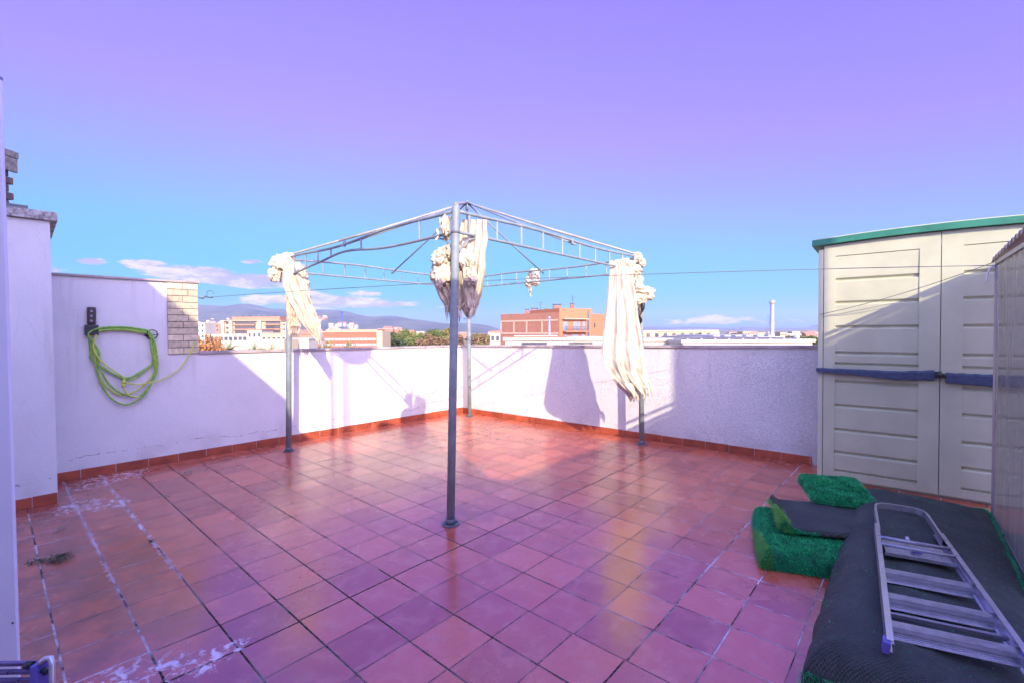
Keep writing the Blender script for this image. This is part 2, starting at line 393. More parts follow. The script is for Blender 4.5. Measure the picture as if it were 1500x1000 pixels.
# pier
pr = flr(85, 735); s_p = (pr-C0).dot(ea); o_p = (pr-C0).dot(na)
PZ = 2.665
pier = thing('wall_pier', 'white rendered pier with a rough concrete cap, at the left end of the terrace', 'pier', pa(s_p+.9, o_p-.4, 0))
w = MB(); P = [pa(s_p, o_p), pa(s_p+2.2, o_p), pa(s_p+2.2, 0.002), pa(s_p, 0.002)]; w.prism([(p.x, p.y) for p in P], 0, PZ); w.build('pier_body', 'wall_a', pier, bevel=.01)
w = MB(); P = [pa(s_p-.05, o_p+.04), pa(s_p+2.2, o_p+.04), pa(s_p+2.2, -.3), pa(s_p-.05, -.3)]; w.prism([(p.x, p.y) for p in P], PZ+.002, PZ+.085); w.build('concrete_cap', 'coping_old', pier, bevel=.008)
w = MB(); P = [pa(s_p+.14, o_p-.02), pa(s_p+2.2, o_p-.02), pa(s_p+2.2, -.2), pa(s_p+.14, -.2)]; w.prism([(p.x, p.y) for p in P], PZ+.087, PZ+.125); w.build('slab', 'plate', pier, bevel=.008)
# chimney behind the pier
D = 4.55
ch = thing('brick_chimney', 'small dark brick chimney of open courses with a flat cap, above the left pier', 'chimney', at(4, 300, D)); ch.location.z = PZ+.125; ORG[ch.name] = ch.location.copy()
CD = .42; xr = at(16, 260, D+CD).x; xl = xr-.45
zt = at(12, 211, D+CD*.5).z; zb = PZ+.127
w = MB(); n = 8
for k in range(n):
    z0 = zb+(zt-.10-zb)*k/n; z1 = zb+(zt-.10-zb)*(k+1)/n
    off = .012 if k % 2 else -.012
    w.bb(xl-off, xr+off, D, D+CD+off, z0, z1-.012)
w.build('flue_stack', 'dark_brick', ch, bevel=.004)
w = MB(); w.bb(xl-.08, xr+.06, D-.05, D+CD+.03, zt-.068, zt-.0); w.bb(xr+.03, xr+.055, D+.05, D+CD+.02, zt-.22, zt-.07); w.build('cap', 'chim_cap', ch, bevel=.006)
# skirting tiles
def skirting(name, fn, s0, s1, off, mt, label, flip=1):
    mb = MB(); mb.cur = 1
    P = [fn(s0, off+.006), fn(s1, off+.006), fn(s1, off+.001), fn(s0, off+.001)]; mb.prism([(p.x, p.y) for p in P], .001, .094)
    mb.cur = 0; s = s0; rr = random.Random(len(name)+int(abs(s1)*10)); first = True
    while s < s1-.01:
        e = min(s+(.17 if first else .30), s1); first = False
        o = off+.012+rr.uniform(0, .0015)
        P = [fn(s+.003, o), fn(e-.003, o), fn(e-.003, off+.007), fn(s+.003, off+.007)]
        mb.prism([(p.x, p.y) for p in P], .002, .099+rr.uniform(-.003, .003)); s = e
    o = mb.build('skirting', ['skirt', 'grout']); return tag(o, label, 'skirting')
skirting('a', pa, .0125, s_p+.02, 0, 'skirt', 'row of terracotta skirting tiles along the foot of the left parapet')
skirting('b', pb, .0125, 5.9, 0, 'skirt', 'row of terracotta skirting tiles along the foot of the right parapet')
skirting('p', pa, s_p, s_p+1.6, o_p, 'skirt', 'short row of dark red skirting tiles at the foot of the left pier')
# white panel at the left edge
w = MB(); D = 2.0; x1 = at(28, 900, D+.014).x
w.bb(x1-.9, x1, D, D+.014, .012, at(5, 116, D).z); 
pn = thing('panel', 'tall plain white painted panel standing upright at the far left edge', 'panel', (x1-.45, D, .012))
w.build('panel_face', 'white_paint', pn, bevel=.003)
w = MB(); zc = at(5, 116, D).z; w.bb(x1-.9, x1-.004, D-.006, D+.02, zc+.002, zc+.016); w.build('top_trim', 'alu_dark', pn)
w = MB(); p2 = at(9, 990, D); w.box((x1-.012, D-.003, .34), (.006, .004, .006)); w.build('screw_head', 'black', pn)
# ------------------------------------------------------------------ gazebo
PN, PL, PR, PF = flr(660, 767), flr(423, 660), flr(940, 650), flr(688, 609)
ZT, ZB2, AP = 2.60, 2.42, 3.35
ctr = (PN+PL+PR+PF)/4
gz = thing('gazebo_frame', 'bare grey metal gazebo frame on four posts with its canopy torn away', 'gazebo', (ctr.x, ctr.y, 0))
apex = Vector((at(684, 295, ctr.y).x, ctr.y, AP))
tops = {}
for nm, P, topx in (('n', PN, at(668, 330, PN.y)), ('l', PL, at(423, 380, PL.y)), ('r', PR, at(938, 385, PR.y)), ('f', PF, at(686, 400, PF.y))):
    T_ = Vector((topx.x, P.y, 2.585)); tops[nm] = T_
    w = MB(); r = .034 if nm == 'n' else .036
    w.tube([(P.x, P.y, .006), (P.x+(T_.x-P.x)*.5, P.y, 1.3), T_, T_+Vector((0, 0, .02))], r, 16)
    inn = (ctr-P); inn.z = 0; inn = inn.normalized()
    w.tube([T_, T_+Vector((0, 0, .03))+inn*.005, T_+inn*.05+Vector((0, 0, .075))], r, 14, rs=[r, r*.95, r*.7])
    post = w.build('post', 'paint_grey', gz)
    w = MB(); w.tube([(P.x, P.y, .001), (P.x, P.y, .008)], .075, 20); w.tube([(P.x, P.y, .008), (P.x, P.y, .05)], .043, 16)
    for k in range(4):
        a = k*math.pi/2+.6; w.tube([(P.x+.058*math.cos(a), P.y+.058*math.sin(a), .008), (P.x+.058*math.cos(a), P.y+.058*math.sin(a), .018)], .007, 6)
    w.build('foot_plate', 'plate', post)
    w = MB(); w.tube([(T_.x-(T_.x-P.x)*.07, P.y, 2.405), (T_.x-(T_.x-P.x)*.07, P.y, 2.425)], r+.004, 16); w.build('collar', 'plate', post)
def truss(a, b, n, mode=0):
    A, B = tops[a].copy(), tops[b].copy(); A.z = B.z = 0
    w = MB(); top = []; bot = []
    for i in range(n+1):
        t = i/n; p = A.lerp(B, t); zt_ = ZT-.012*math.sin(t*9+len(a+b)); zb_ = ZB2
        if mode == 1:   # bent lower chord of the left near truss
            zb_ = ZB2+.075*math.exp(-((t-.55)/.17)**2)-.0
            zb_ -= .05*max(0, (t-.8)/.2); zt_ -= .02*math.exp(-((t-.55)/.2)**2)
        top.append(Vector((p.x, p.y, zt_))); bot.append(Vector((p.x, p.y, zb_)))
    w.tube(top, .0145, 8); w.tube(bot, .0135, 8)
    L = (B-A).length; m_ = 10
    for k in range(m_):
        t = (k+.45)/m_
        i = t*n; j = min(int(i), n-1); fr = i-j
        P0 = top[j].lerp(top[j+1], fr); P1 = bot[j].lerp(bot[j+1], fr)
        if mode == 1 and k in (2, 3, 5): continue
        w.bar(P0+Vector((0, 0, -.01)), P1+Vector((0, 0, .01)), .020, .014)
    # small curved brace down to each post
    for P, Q in ((A, B), (B, A)):
        d = (Q-P).normalized(); w.tube(catmull([P+d*.03+Vector((0, 0, 2.26)), P+d*.14+Vector((0, 0, 2.37)), P+d*.34+Vector((0, 0, 2.415))], 4), .009, 6)
    return w.build('truss', 'paint_grey', gz)
truss('n', 'l', 24, 1); truss('n', 'r', 24); truss('l', 'f', 24); truss('f', 'r', 24)
for k in 'nlrf':
    w = MB(); e = tops[k]+Vector((0, 0, .06)); d = (apex-e)
    s = e-d*.10 if k in 'l' else e-d*.01
    mid = e.lerp(apex, .5)
    w.tube([s, e, mid+Vector((0, 0, -.015 if k in 'lr' else 0)), apex], .0145, 8)
    if k in 'lr': w.tube([e.lerp(apex, .28)+Vector((0, 0, -.008)), e.lerp(apex, .5)+Vector((0, 0, -.014)), e.lerp(apex, .62)+Vector((0, 0, -.012))], .0175, 8)
    w.build('hip_rafter', 'rafter', gz)
for a, b in ('nl', 'nr', 'lf', 'fr'):
    w = MB(); mm = tops[a].lerp(tops[b], .5 if (a, b) != ('n', 'l') else .55); mm.z = ZT-.03
    d = (mm-apex); w.tube([apex, apex.lerp(mm, .5)+Vector((0, 0, -.01)), mm+d*.03], .011, 8)
    w.tube([mm+Vector((0, 0, -.02)), mm+Vector((0, 0, .05))], .016, 8)
    w.build('side_rafter', 'paint_grey', gz)
w = MB(); w.tube([apex+Vector((0, 0, -.10)), apex+Vector((0, 0, .02))], .022, 10); w.build('apex_joint', 'paint_grey', gz)
# ------------------------------------------------------------------ torn canopy cloth
def sheet(mb, rows, Y, nf, amp, seed, nu=56, nv=60, rag=.05, tilt=0.0, round_=0.0, thick=.0):
    """a hanging piece of cloth. rows: (py, xl, xr[, dY]) outline read at distance Y; folds are real depth"""
    rr = random.Random(seed); ph = [rr.uniform(0, 6.28) for _ in range(6)]
    rag_p = [rr.uniform(-1, 1) for _ in range(nu+1)]
    rag_p = [(rag_p[i]+rag_p[max(0, i-1)]*.6+rag_p[min(nu, i+1)]*.6) for i in range(nu+1)]
    vs = []
    for j in range(nv+1):
        v = j/nv; k = v*(len(rows)-1); i0 = min(int(k), len(rows)-2); fr = k-i0
        ra, rb = rows[i0], rows[i0+1]
        py = ra[0]+(rb[0]-ra[0])*fr; xl = ra[1]+(rb[1]-ra[1])*fr; xr_ = ra[2]+(rb[2]-ra[2])*fr
        dy = (ra[3] if len(ra) > 3 else 0)*(1-fr)+(rb[3] if len(rb) > 3 else 0)*fr
        for i in range(nu+1):
            u = i/nu
            uu = u+.03*math.sin(7*v+ph[0])*(u*(1-u))*4
            p = at(xl+(xr_-xl)*uu, py, Y)
            s = math.sin(uu*nf*2*math.pi+ph[1]+1.6*math.sin(2.2*v+ph[2]))
            s2 = math.sin(uu*nf*4.3*math.pi+ph[3]+2*v)
            f = amp*((1-abs(s))**1.1*1.4-.5+.22*s2)*(.55+.6*v if rag else 1)
            nz = noise.noise(Vector((uu*4+ph[4], v*6, seed)))*amp*.8+noise.noise(Vector((uu*13, v*15+ph[5], seed)))*amp*.35
            yy = Y+dy+tilt*v-f+nz-round_*math.sin(math.pi*u)
            q = Vector((p.x+noise.noise(Vector((u*6, v*8, seed+3)))*.012, yy, p.z+noise.noise(Vector((u*7, v*7, seed+9)))*.010))
            if rag: q.z += rag_p[i]*rag*max(0, (v-.72)/.28)**2
            vs.append(q)
    fs = [(j*(nu+1)+i, j*(nu+1)+i+1, (j+1)*(nu+1)+i+1, (j+1)*(nu+1)+i) for j in range(nv) for i in range(nu)]
    if rag:   # a few torn notches at the hem
        fs = [f for k, f in enumerate(fs) if not (k//nu > nv-5 and rr.random() < .25)]
    mb.smooth = True; mb.add(vs, fs); mb.smooth = False
def crumple(mb, px, py, Y, rx, rz, seed, ry=None, sub=5):
    import bmesh
    b = bmesh.new(); bmesh.ops.create_icosphere(b, subdivisions=sub, radius=1)
    c = at(px, py, Y); ry = ry or (rx+rz)/2; vs = []; rk_ = random.Random(seed*17); K1, K2, K3 = [Vector((rk_.uniform(-1, 1), rk_.uniform(-1, 1), rk_.uniform(-.45, .45))).normalized() for _ in range(3)]
    for v in b.verts:
        d = v.co.normalized(); 
        n0 = noise.noise(d*1.7+Vector((seed*2.3, 0, 5))); n1 = noise.noise(d*3.1+Vector((0, seed*1.9, 7)))
        w1 = 1-abs(math.sin(d.dot(K1)*3.4+n0*2.6+seed)); w2 = 1-abs(math.sin(d.dot(K2)*4.2+n0*2.2+n1*.7)); w3 = 1-abs(math.sin(d.dot(K3)*9+n1*3.0))
        m_ = max(0, min(1, .5+n1*2.2))
        k = .74+.30*(w1**1.4*m_+w2**1.4*(1-m_))+.03*w3+.20*n0
        vs.append(c+Vector((d.x*rx*k, d.y*ry*k, d.z*rz*k)))
    b.verts.ensure_lookup_table(); b.faces.ensure_lookup_table()
    fs = [[v.index for v in f.verts] for f in b.faces]; b.free()
    mb.smooth = True; mb.add(vs, fs); mb.smooth = False
def strap(mb, pts, Y, w=.03, seed=0):
    P = [at(x, y, Y+dy) for x, y, dy in pts]; P = catmull(P, 8); vs = []
    for i, p in enumerate(P):
        t = i*.35+seed; d = Vector((math.cos(t), .5*math.sin(t), 0))*w/2
        vs += [p-d, p+d]
    mb.smooth = True; mb.add(vs, [(2*i, 2*i+1, 2*i+3, 2*i+2) for i in range(len(P)-1)]); mb.smooth = False
yN = PN.y
# near post
w = MB()
sheet(w, [(322, 676, 713), (345, 672, 714), (372, 668, 712), (400, 664, 711), (432, 668, 706), (452, 676, 700), (462, 684, 694)], yN+.16, 2.2, .03, 1, rag=.03)
sheet(w, [(318, 643, 660), (335, 645, 660), (352, 650, 660)], yN+.08, 2, .02, 2, nu=24, nv=24, rag=0)
sheet(w, [(358, 652, 672), (372, 638, 690), (392, 631, 698), (412, 634, 698), (432, 641, 696), (448, 650, 690), (462, 654, 684)], yN+.085, 1.5, .04, 3, rag=.06)
sheet(w, [(386, 640, 664), (405, 641, 668), (425, 650, 672), (445, 656, 672), (457, 654, 668)], yN+.05, 1.2, .035, 4, rag=.06)
sheet(w, [(392, 678, 697), (410, 679, 698), (432, 682, 697), (450, 686, 696), (458, 688, 694)], yN+.02, 1.4, .022, 5, nu=30, nv=40, rag=.04)
crumple(w, 644, 378, yN+.03, .072, .085, 1)
crumple(w, 650, 402, yN+.07, .12, .13, 2, ry=.08)
crumple(w, 684, 382, yN+.07, .085, .10, 5, ry=.08)
crumple(w, 690, 408, yN-.01, .06, .065, 3)
crumple(w, 664, 370, yN+.09, .08, .07, 4)
crumple(w, 652, 332, yN+.06, .035, .10, 6)
crumple(w, 643, 410, yN+.0, .035, .08, 7)
strap(w, [(670, 448, -.02), (676, 463, -.03), (684, 468, -.02), (690, 458, 0), (694, 440, 0)], yN, .028, 1)
strap(w, [(640, 335, .05), (642, 345, .05), (638, 352, .04)], yN, .02, 2)
o = w.build('canopy_cloth', 'cloth', origin=(PN.x+.02, yN, 1.75), fixn=False); tag(o, 'bunched cream canopy cloth tied round the top of the nearest post', 'cloth', 'torn remnants of the gazebo canopy')
# left post
yL = PL.y
w = MB()
crumple(w, 409, 386, yL-.04, .125, .13, 11)
crumple(w, 404, 402, yL-.03, .085, .13, 12)
crumple(w, 421, 380, yL-.02, .10, .10, 13)
crumple(w, 438, 402, yL-.03, .12, .14, 14, ry=.1)
crumple(w, 447, 418, yL+.03, .06, .12, 15)
sheet(w, [(384, 418, 440), (400, 414, 448), (420, 415, 452), (440, 424, 456), (460, 436, 464), (480, 448, 469), (494, 460, 473), (504, 469, 474)], yL-.12, 1.6, .05, 12, rag=.05)
sheet(w, [(425, 419, 436), (445, 420, 440), (465, 421, 436), (478, 421, 440), (485, 424, 436)], yL-.05, 2.2, .04, 13, nu=36, rag=.07)
sheet(w, [(395, 436, 450), (420, 442, 453), (440, 450, 456), (450, 452, 457)], yL+.02, 1, .03, 15, nu=24, rag=.05)
strap(w, [(438, 476, -.08), (434, 480, -.08), (446, 478, -.08)], yL, .03, 2)
o = w.build('canopy_cloth', 'cloth', origin=(PL.x, yL, 1.4), fixn=False); tag(o, 'cream canopy cloth knotted on the left post with a long pointed tail', 'cloth', 'torn remnants of the gazebo canopy')
# right post: long drape and crumpled knot
yR = 5.98; w = MB()
sheet(w, [(383, 894, 931), (405, 892, 928), (440, 889, 932), (480, 884, 938), (515, 880, 943), (540, 888, 946), (560, 902, 951), (575, 924, 956)], yR-.02, 1.7, .055, 21, nu=90, nv=90, rag=.09, round_=.06)
crumple(w, 912, 386, yR+.0, .13, .07, 21)
o = w.build('canopy_cloth', 'cloth', origin=(1.45, yR, .9), fixn=False); tag(o, 'long pleated cream curtain of canopy cloth with a ragged hem, by the right post', 'cloth', 'torn remnants of the gazebo canopy')
w = MB(); yR = 6.42
crumple(w, 934, 378, yR-.05, .07, .09, 22)
crumple(w, 939, 385, yR, .07, .07, 27)
crumple(w, 926, 396, yR-.14, .13, .09, 23)
crumple(w, 933, 415, yR-.12, .09, .15, 24)
crumple(w, 945, 430, yR-.10, .13, .10, 25)
crumple(w, 936, 438, yR-.12, .10, .10, 26)
crumple(w, 952, 434, yR-.1, .06, .06, 28)
sheet(w, [(440, 930, 944), (452, 932, 942), (462, 934, 941)], yR-.14, 1.2, .03, 24, nu=24, nv=24, rag=.05)
o = w.build('canopy_cloth', 'cloth', origin=(PR.x, yR, 1.8), fixn=False); tag(o, 'crumpled knot of cream canopy cloth wrapped on the right post', 'cloth', 'torn remnants of the gazebo canopy')
w = MB(); w.tube(catmull([at(942, 444, yR-.24), at(941, 455, yR-.24), at(937, 463, yR-.2), at(939, 470, yR-.16), at(937, 474, yR-.14)], 4), .018, 8, rs=[.026, .028, .028, .026, .018, .010, .008, .008, .010, .016, .02, .02, .018, .018, .016, .014, .01])
o = w.build('fastener', 'black'); tag(o, 'small dark buckle and cord end dangling below the knotted cloth on the right post', 'buckle')
# scrap on the far beam
yS = (tops['f'].lerp(tops['r'], .38)).y; w = MB()
crumple(w, 782, 402, yS-.02, .11, .10, 31); crumple(w, 775, 413, yS-.02, .08, .10, 32); crumple(w, 785, 410, yS-.03, .07, .12, 33)
sheet(w, [(414, 772, 779), (424, 774, 779), (432, 776, 778)], yS-.03, 1, .03, 32, nu=16, nv=20, rag=.04)
o = w.build('canopy_cloth', 'cloth', origin=(at(782, 405, yS)), fixn=False); tag(o, 'small scrap of cream cloth caught alone on the far beam', 'cloth', 'torn remnants of the gazebo canopy')
# ------------------------------------------------------------------ hose, hooks and holder on wall A
def wl(px, py, off): return on(px, py, C0, WA, off)
hk = MB(); c = wl(222, 490, .03)
ring = [c+ea*(-math.cos(t)*.055)+na*(.02+.01*math.sin(t))+Vector((0, 0, math.sin(t)*.055)) for t in [2*math.pi*k/20 for k in range(21)]]
hk.tube(ring, .006, 6); hk.tube([wl(216, 487, 0), wl(216, 487, .09)], .008, 6); hk.tube([wl(214, 491, .05), wl(233, 490, .05)], .005, 6); hk.tube([wl(216, 490, .004), wl(216, 490, .012)], .03, 10)
tag(hk.build('wall_hook', 'black', origin=wl(222, 490, 0)), 'dark ring hook on the left wall holding the right side of the hose coil', 'hook')
hd = thing('hose_holder', 'dark brown upright holder on the wall above the left side of the hose', 'holder', wl(134, 492, 0))
w = MB(); a, b = wl(134, 450, .03), wl(134, 476, .03)
w.bar(b, a, .076, .045, up=na); w.build('handle', 'holder', hd, bevel=.02)
w = MB(); w.bar(wl(134, 491, .035), wl(134, 476.5, .035), .115, .066, up=na); w.tube([wl(127, 487, .05), wl(142, 487, .05)], .01, 8); w.tube([wl(134, 489, .0), wl(134, 489, .11)], .016, 8); w.build('bracket', 'black', hd, bevel=.006)
for yy in (456, 463, 470):
    w = MB(); w.tube([wl(134, yy, .054), wl(134, yy, .059)], .012, 8); w.build('stud', 'alu_dark', hd)
hose = MB(); hr = random.Random(5)
def loop(bl, bb_, br, by, off, mtix, topy=486):
    pts = [(136, topy), (150, topy-4), (180, topy-5), (205, topy-2), (220, topy+3), (br, topy+25), (br+1, (topy+by)/2+8), (bb_+(br-bb_)*.62, by-12), (bb_, by), (bb_-(bb_-bl)*.62, by-14), (bl, (topy+by)/2+5), (bl-1, topy+30), (131, topy+8), (136, topy)]
    P = [wl(x+hr.uniform(-1, 1), y, off+hr.uniform(-.008, .008)) for x, y in pts]
    hose.cur = mtix; hose.tube(catmull(P, 7), .0095, 8)
loop(133, 185, 226, 553, .030, 0); loop(136, 190, 222, 556, .046, 0, 487); loop(141, 178, 227, 578, .040, 1, 489); loop(146, 196, 229, 581, .062, 0, 484); loop(143, 183, 224, 592, .052, 0, 488)
hose.cur = 1
hose.tube(catmull([wl(141, 490, .075), wl(137, 510, .078), wl(150, 530, .078), wl(178, 550, .078), wl(188, 561, .07), wl(215, 561, .07), wl(245, 552, .06), wl(268, 534, .05), wl(281, 511, .045), wl(286, 500, .04)], 8), .008, 8)
hose.tube(catmull([wl(180, 556, .085), wl(181, 568, .085), wl(190, 579, .08), wl(205, 581, .07)], 8), .0075, 8)
ho = hose.build('garden_hose', ['hose', 'hose_yellow'], origin=wl(180, 595, .03), fixn=False)
tag(ho, 'green and yellow garden hose coiled over two hooks on the white wall', 'hose')
w = MB(); w.tube([wl(181, 556, .085), wl(181, 562, .085)], .016, 10); w.tube([wl(181, 562, .085), wl(181, 566, .085)], .020, 10); w.build('connector', 'hose_yellow', ho)
# washing line
A_ = wl(289, 437, .02); Bx = at(1456, 389, 3.93)
w = MB(); pts = [A_.lerp(Bx, t)+Vector((0, 0, .06*4*t*(1-t))) for t in [k/40 for k in range(41)]]
w.tube(pts, .0035, 6)
w.tube([wl(291, 436, .03), wl(297, 438, .03), wl(301, 434, .03), wl(306, 436, .03), wl(312, 436, .035)], .008, 6)
rc = wl(308, 431, .035); w.tube([rc+Vector((math.cos(t)*.045, 0, math.sin(t)*.045)) for t in [2*math.pi*k/16 for k in range(15)]], .004, 5)
tag(w.build('washing_line', 'wire', origin=A_), 'thin grey washing line strung across the terrace from the brick end to the shed side', 'washing line')
# second line is added after the shed
# ------------------------------------------------------------------ shed
S0 = Vector((at(1197.5, 600, 4.95).x, 4.95, 0)); S1 = Vector((at(1376, 600, 4.35).x, 4.35, 0))
es = (S1-S0).normalized(); ns = Vector((es.y, -es.x, 0)); ns = ns if ns.dot(-S0) > 0 else -ns
half = (S1-S0).length; W2 = 2*half; ZS = 2.46; DEP = .50
def sp_(u, o, z): p = S0+es*u+ns*o; return Vector((p.x, p.y, z))
sh = thing('garden_shed', 'tall beige plastic shed with a green lid and two grooved doors', 'shed', sp_(half, -.25, 0))
def sbox(mb, u0, u1, z0, z1, o0, o1): return fb(mb, S0, S1, u0, u1, z0, z1, o0, o1)
def topz(u): return 2.472+.032*(1-((u-half)/half)**2)
w = MB(); sbox(w, .0, .045, .0, 2.44, -DEP, .0); sbox(w, W2-.045, W2, 0, 2.44, -DEP, 0); sbox(w, .045, W2-.045, 0, 2.44, -DEP, -DEP+.04); sbox(w, .045, W2-.045, .0, .05, -DEP+.04, -.03)
w.build('shell', 'shed_frame', sh, bevel=.006)
for side in (0, 1):
    u0, u1 = (.05, half-.003) if side == 0 else (half+.003, W2-.05)
    w = MB()
    us = [u0, u0+.10, u1-.15, u1] if side == 0 else [u0, u0+.15, u1-.10, u1]
    zl = [.03, .10]+[.10+k*(2.30-.10)/13 for k in range(1, 14)]+[2.43]
    # frame stiles and rails
    def arch(mb, a, b, z0, o0, o1, n=6):
        for k in range(n):
            x0, x1 = a+(b-a)*k/n, a+(b-a)*(k+1)/n
            P = [sp_(x0, o0, 0), sp_(x1, o0, 0), sp_(x1, o1, 0), sp_(x0, o1, 0)]
            mb.prism([(p.x, p.y) for p in P], z0, [topz(x0), topz(x1), topz(x1), topz(x0)])
    arch(w, us[0], us[1], .03, -.028, .006, 2); arch(w, us[2], us[3], .03, -.028, .006, 3)
    sbox(w, us[1], us[2], .03, .10, -.028, .006); arch(w, us[1], us[2], 2.36, -.028, .006, 5)
    # recessed panel of boards: each board tilts out to a lip and drops into a groove
    e0, e1 = us[1], us[2]
    zs_ = [.10, .297, .535, .79, 1.04, 1.17, 1.225, 1.34, 1.607, 1.86, 2.10, 2.365]
    prof = []
    for k in range(len(zs_)-1):
        zb_, zt_ = zs_[k], zs_[k+1]
        if k == 5: prof += [(zb_+.004, -.004), (zt_-.004, -.004)]; continue
        prof += [(zb_, -.026), (zb_+.010, -.024), (zb_+.030, -.003), (zb_+(zt_-zb_)*.5, -.001), (zt_-.014, .001), (zt_-.004, -.012)]
    prof += [(2.365, -.026)]
    vs = []; 
    for z, o in prof: vs += [sp_(e0, o, z), sp_(e1, o, z)]
    w.add(vs, [(2*i, 2*i+1, 2*i+3, 2*i+2) for i in range(len(prof)-1)])
    # rounded ends of the grooves
    w.build('door', 'shed_beige', sh, fixn=True)
# lid
w = MB(); n = 14
for k in range(n):
    x0, x1 = -.055+(W2+.11)*k/n, -.055+(W2+.11)*(k+1)/n
    P = [sp_(x0, .055, 0), sp_(x1, .055, 0), sp_(x1, -DEP-.05, 0), sp_(x0, -DEP-.05, 0)]
    a0, a1 = topz(max(0, min(W2, x0)))+.006, topz(max(0, min(W2, x1)))+.006
    w.prism([(p.x, p.y) for p in P], [a0, a1, a1, a0], [a0+.062, a1+.062, a1+.10, a0+.10])
w.build('lid', 'shed_green', sh)
w = MB()
for k in range(n):
    x0, x1 = -.03+(W2+.06)*k/n, -.03+(W2+.06)*(k+1)/n
    P = [sp_(x0, .035, 0), sp_(x1, .035, 0), sp_(x1, -DEP-.02, 0), sp_(x0, -DEP-.02, 0)]
    a0, a1 = topz(max(0, min(W2, x0)))+.0685, topz(max(0, min(W2, x1)))+.0685
    w.prism([(p.x, p.y) for p in P], [a0, a1, a1+.036, a0+.036], [a0+.010, a1+.010, a1+.045, a0+.045])
w.build('lid_ridge', 'shed_beige', sh)
# strap / locking bars
def zat(px, py, Y): return at(px, py, Y).z
zb0 = zat(1198, 541, 4.95); zb1 = zat(1367, 548, 4.37); zb2 = zat(1380, 553, 4.33); zb3 = zat(1457, 554, 4.12)
def latch(pts, hts, seg=24):
    w = MB(); vs = []; m_ = len(pts)
    n_ = seg
    for i in range(n_+1):
        t = i/n_*(m_-1); j = min(int(t), m_-2); f = t-j
        u = pts[j][0]*(1-f)+pts[j+1][0]*f; z = pts[j][1]*(1-f)+pts[j+1][1]*f; h = hts[j]*(1-f)+hts[j+1]*f
        o = .055+.008*math.sin(i*.5)
        h2 = h*(1+.05*math.sin(i*1.7))
        vs += [sp_(u, .014, z+h2*.7), sp_(u, o, z+h2*.5), sp_(u, o, z-h2*.5), sp_(u, .014, z-h2*.6)]
    fs = [(4*i+k, 4*i+(k+1) % 4, 4*i+4+(k+1) % 4, 4*i+4+k) for i in range(n_) for k in range(4)]+[(0, 1, 2, 3), tuple(4*n_+k for k in (3, 2, 1, 0))]
    w.add(vs, fs); return w
latch([(0.0, zb0), (.35, zb0-.012), (.65, zb0-.03), (.925, zb1-.01)], [.035, .05, .068, .075]).build('locking_bar', 'strap_blue', sh, bevel=.004)
latch([(1.0, zb2), (1.3, zb2-.01), (1.9, zb2+.0)], [.075, .085, .075]).build('locking_bar', 'strap_blue', sh, bevel=.004)
w = MB(); p = sp_(.945, .05, zb1+.012); w.tube([sp_(.925, .05, zb1+.0), sp_(.975, .05, zb1+.008)], .03, 12); w.tube([sp_(.975, .05, zb1+.0), sp_(1.0, .05, zb1-.008)], .02, 10); w.build('padlock', 'black', sh)
w = MB(); sbox(w, -.012, .05, zb0-.022, zb0+.022, .008, .03); w.build('clip', 'black', sh, bevel=.004)
# ------------------------------------------------------------------ translucent side screen and lean-to
mt = bpy.data.materials.new('plastic_sheet'); mt.use_nodes = True; t = NT(mt)
for nd in list(t.n):
    if nd.type == 'BSDF_PRINCIPLED': t.n.remove(nd)
g = t.node('ShaderNodeNewGeometry'); n1 = t.noise(t.node('ShaderNodeMapping', Vector=g.outputs['Position'], Scale=(5, 5, 1.0)).outputs[0], 1.4, 5, .6)
spz = t.node('ShaderNodeSeparateXYZ', Vector=g.outputs['Position'])
tr = t.node('ShaderNodeBsdfTransparent', Color=(.80, .80, .76)); df = t.node('ShaderNodeBsdfPrincipled', Base__Color=(.50, .49, .40), Roughness=.35)
dirt = t.ma('ADD', t.ss(n1, .3, .75, .22, .38), t.ss(spz.outputs[2], .2, 1.0, .10, 0), clamp=True)
mx = t.node('ShaderNodeMixShader', Fac=dirt)
t.l.new(tr.outputs[0], mx.inputs[1]); t.l.new(df.outputs[0], mx.inputs[2]); t.l.new(mx.outputs[0], t.n['Material Output'].inputs[0]); M['plastic_sheet'] = mt
Q0 = flr(1455, 757); Q1 = flr(1500, 842); eq = (Q1-Q0).normalized(); nq = Vector((eq.y, -eq.x, 0)); nq = nq if nq.x < 0 else -nq
def qp(s, o, z): p = Q0+eq*s+nq*o; return Vector((p.x, p.y, z))
zq = at(1457, 384, Q0.y).z
lt = thing('screen_panel', 'large dirty translucent plastic sheet standing upright in front of the shed doors', 'screen', qp(.8, 0, 0))
w = MB(); P = [qp(.012, .003, 0), qp(1.75, .003, 0), qp(1.75, -.003, 0), qp(.012, -.003, 0)]; w.prism([(p.x, p.y) for p in P], .035, zq-.02); w.build('sheet', 'plastic_sheet', lt)
w = MB(); w.bar(qp(0, 0, .02), qp(0, 0, zq-.02), .022, .02); w.bar(qp(0, 0, .02), qp(1.75, 0, .02), .02, .03); w.bar(qp(0, 0, zq-.008), qp(1.75, 0, zq-.008), .03, .03)
w.build('frame', 'alu_dark', lt)
w = MB(); w.tube([qp(.0, .02, zq-.03), qp(.0, .05, zq-.06), qp(-.01, .06, zq-.15), qp(-.01, .075, zq-.16)], .006, 6); w.build('hook', 'white_paint', lt)
ln = thing('corrugated_roof', 'piece of old corrugated roofing rising to the right above the plastic screen', 'roof', qp(.5, -.3, zq))
w = MB(); w.smooth = True; nu, nv = 220, 5; vs = []
for i in range(nu+1):
    s = -.06+1.8*i/nu; cz = .019*math.sin(s*2*math.pi/.13)
    for j in range(nv+1):
        o = .03-.42*j/nv; vs.append(qp(s, o, zq+.020+.05*s+cz+(.03-o)*.50))
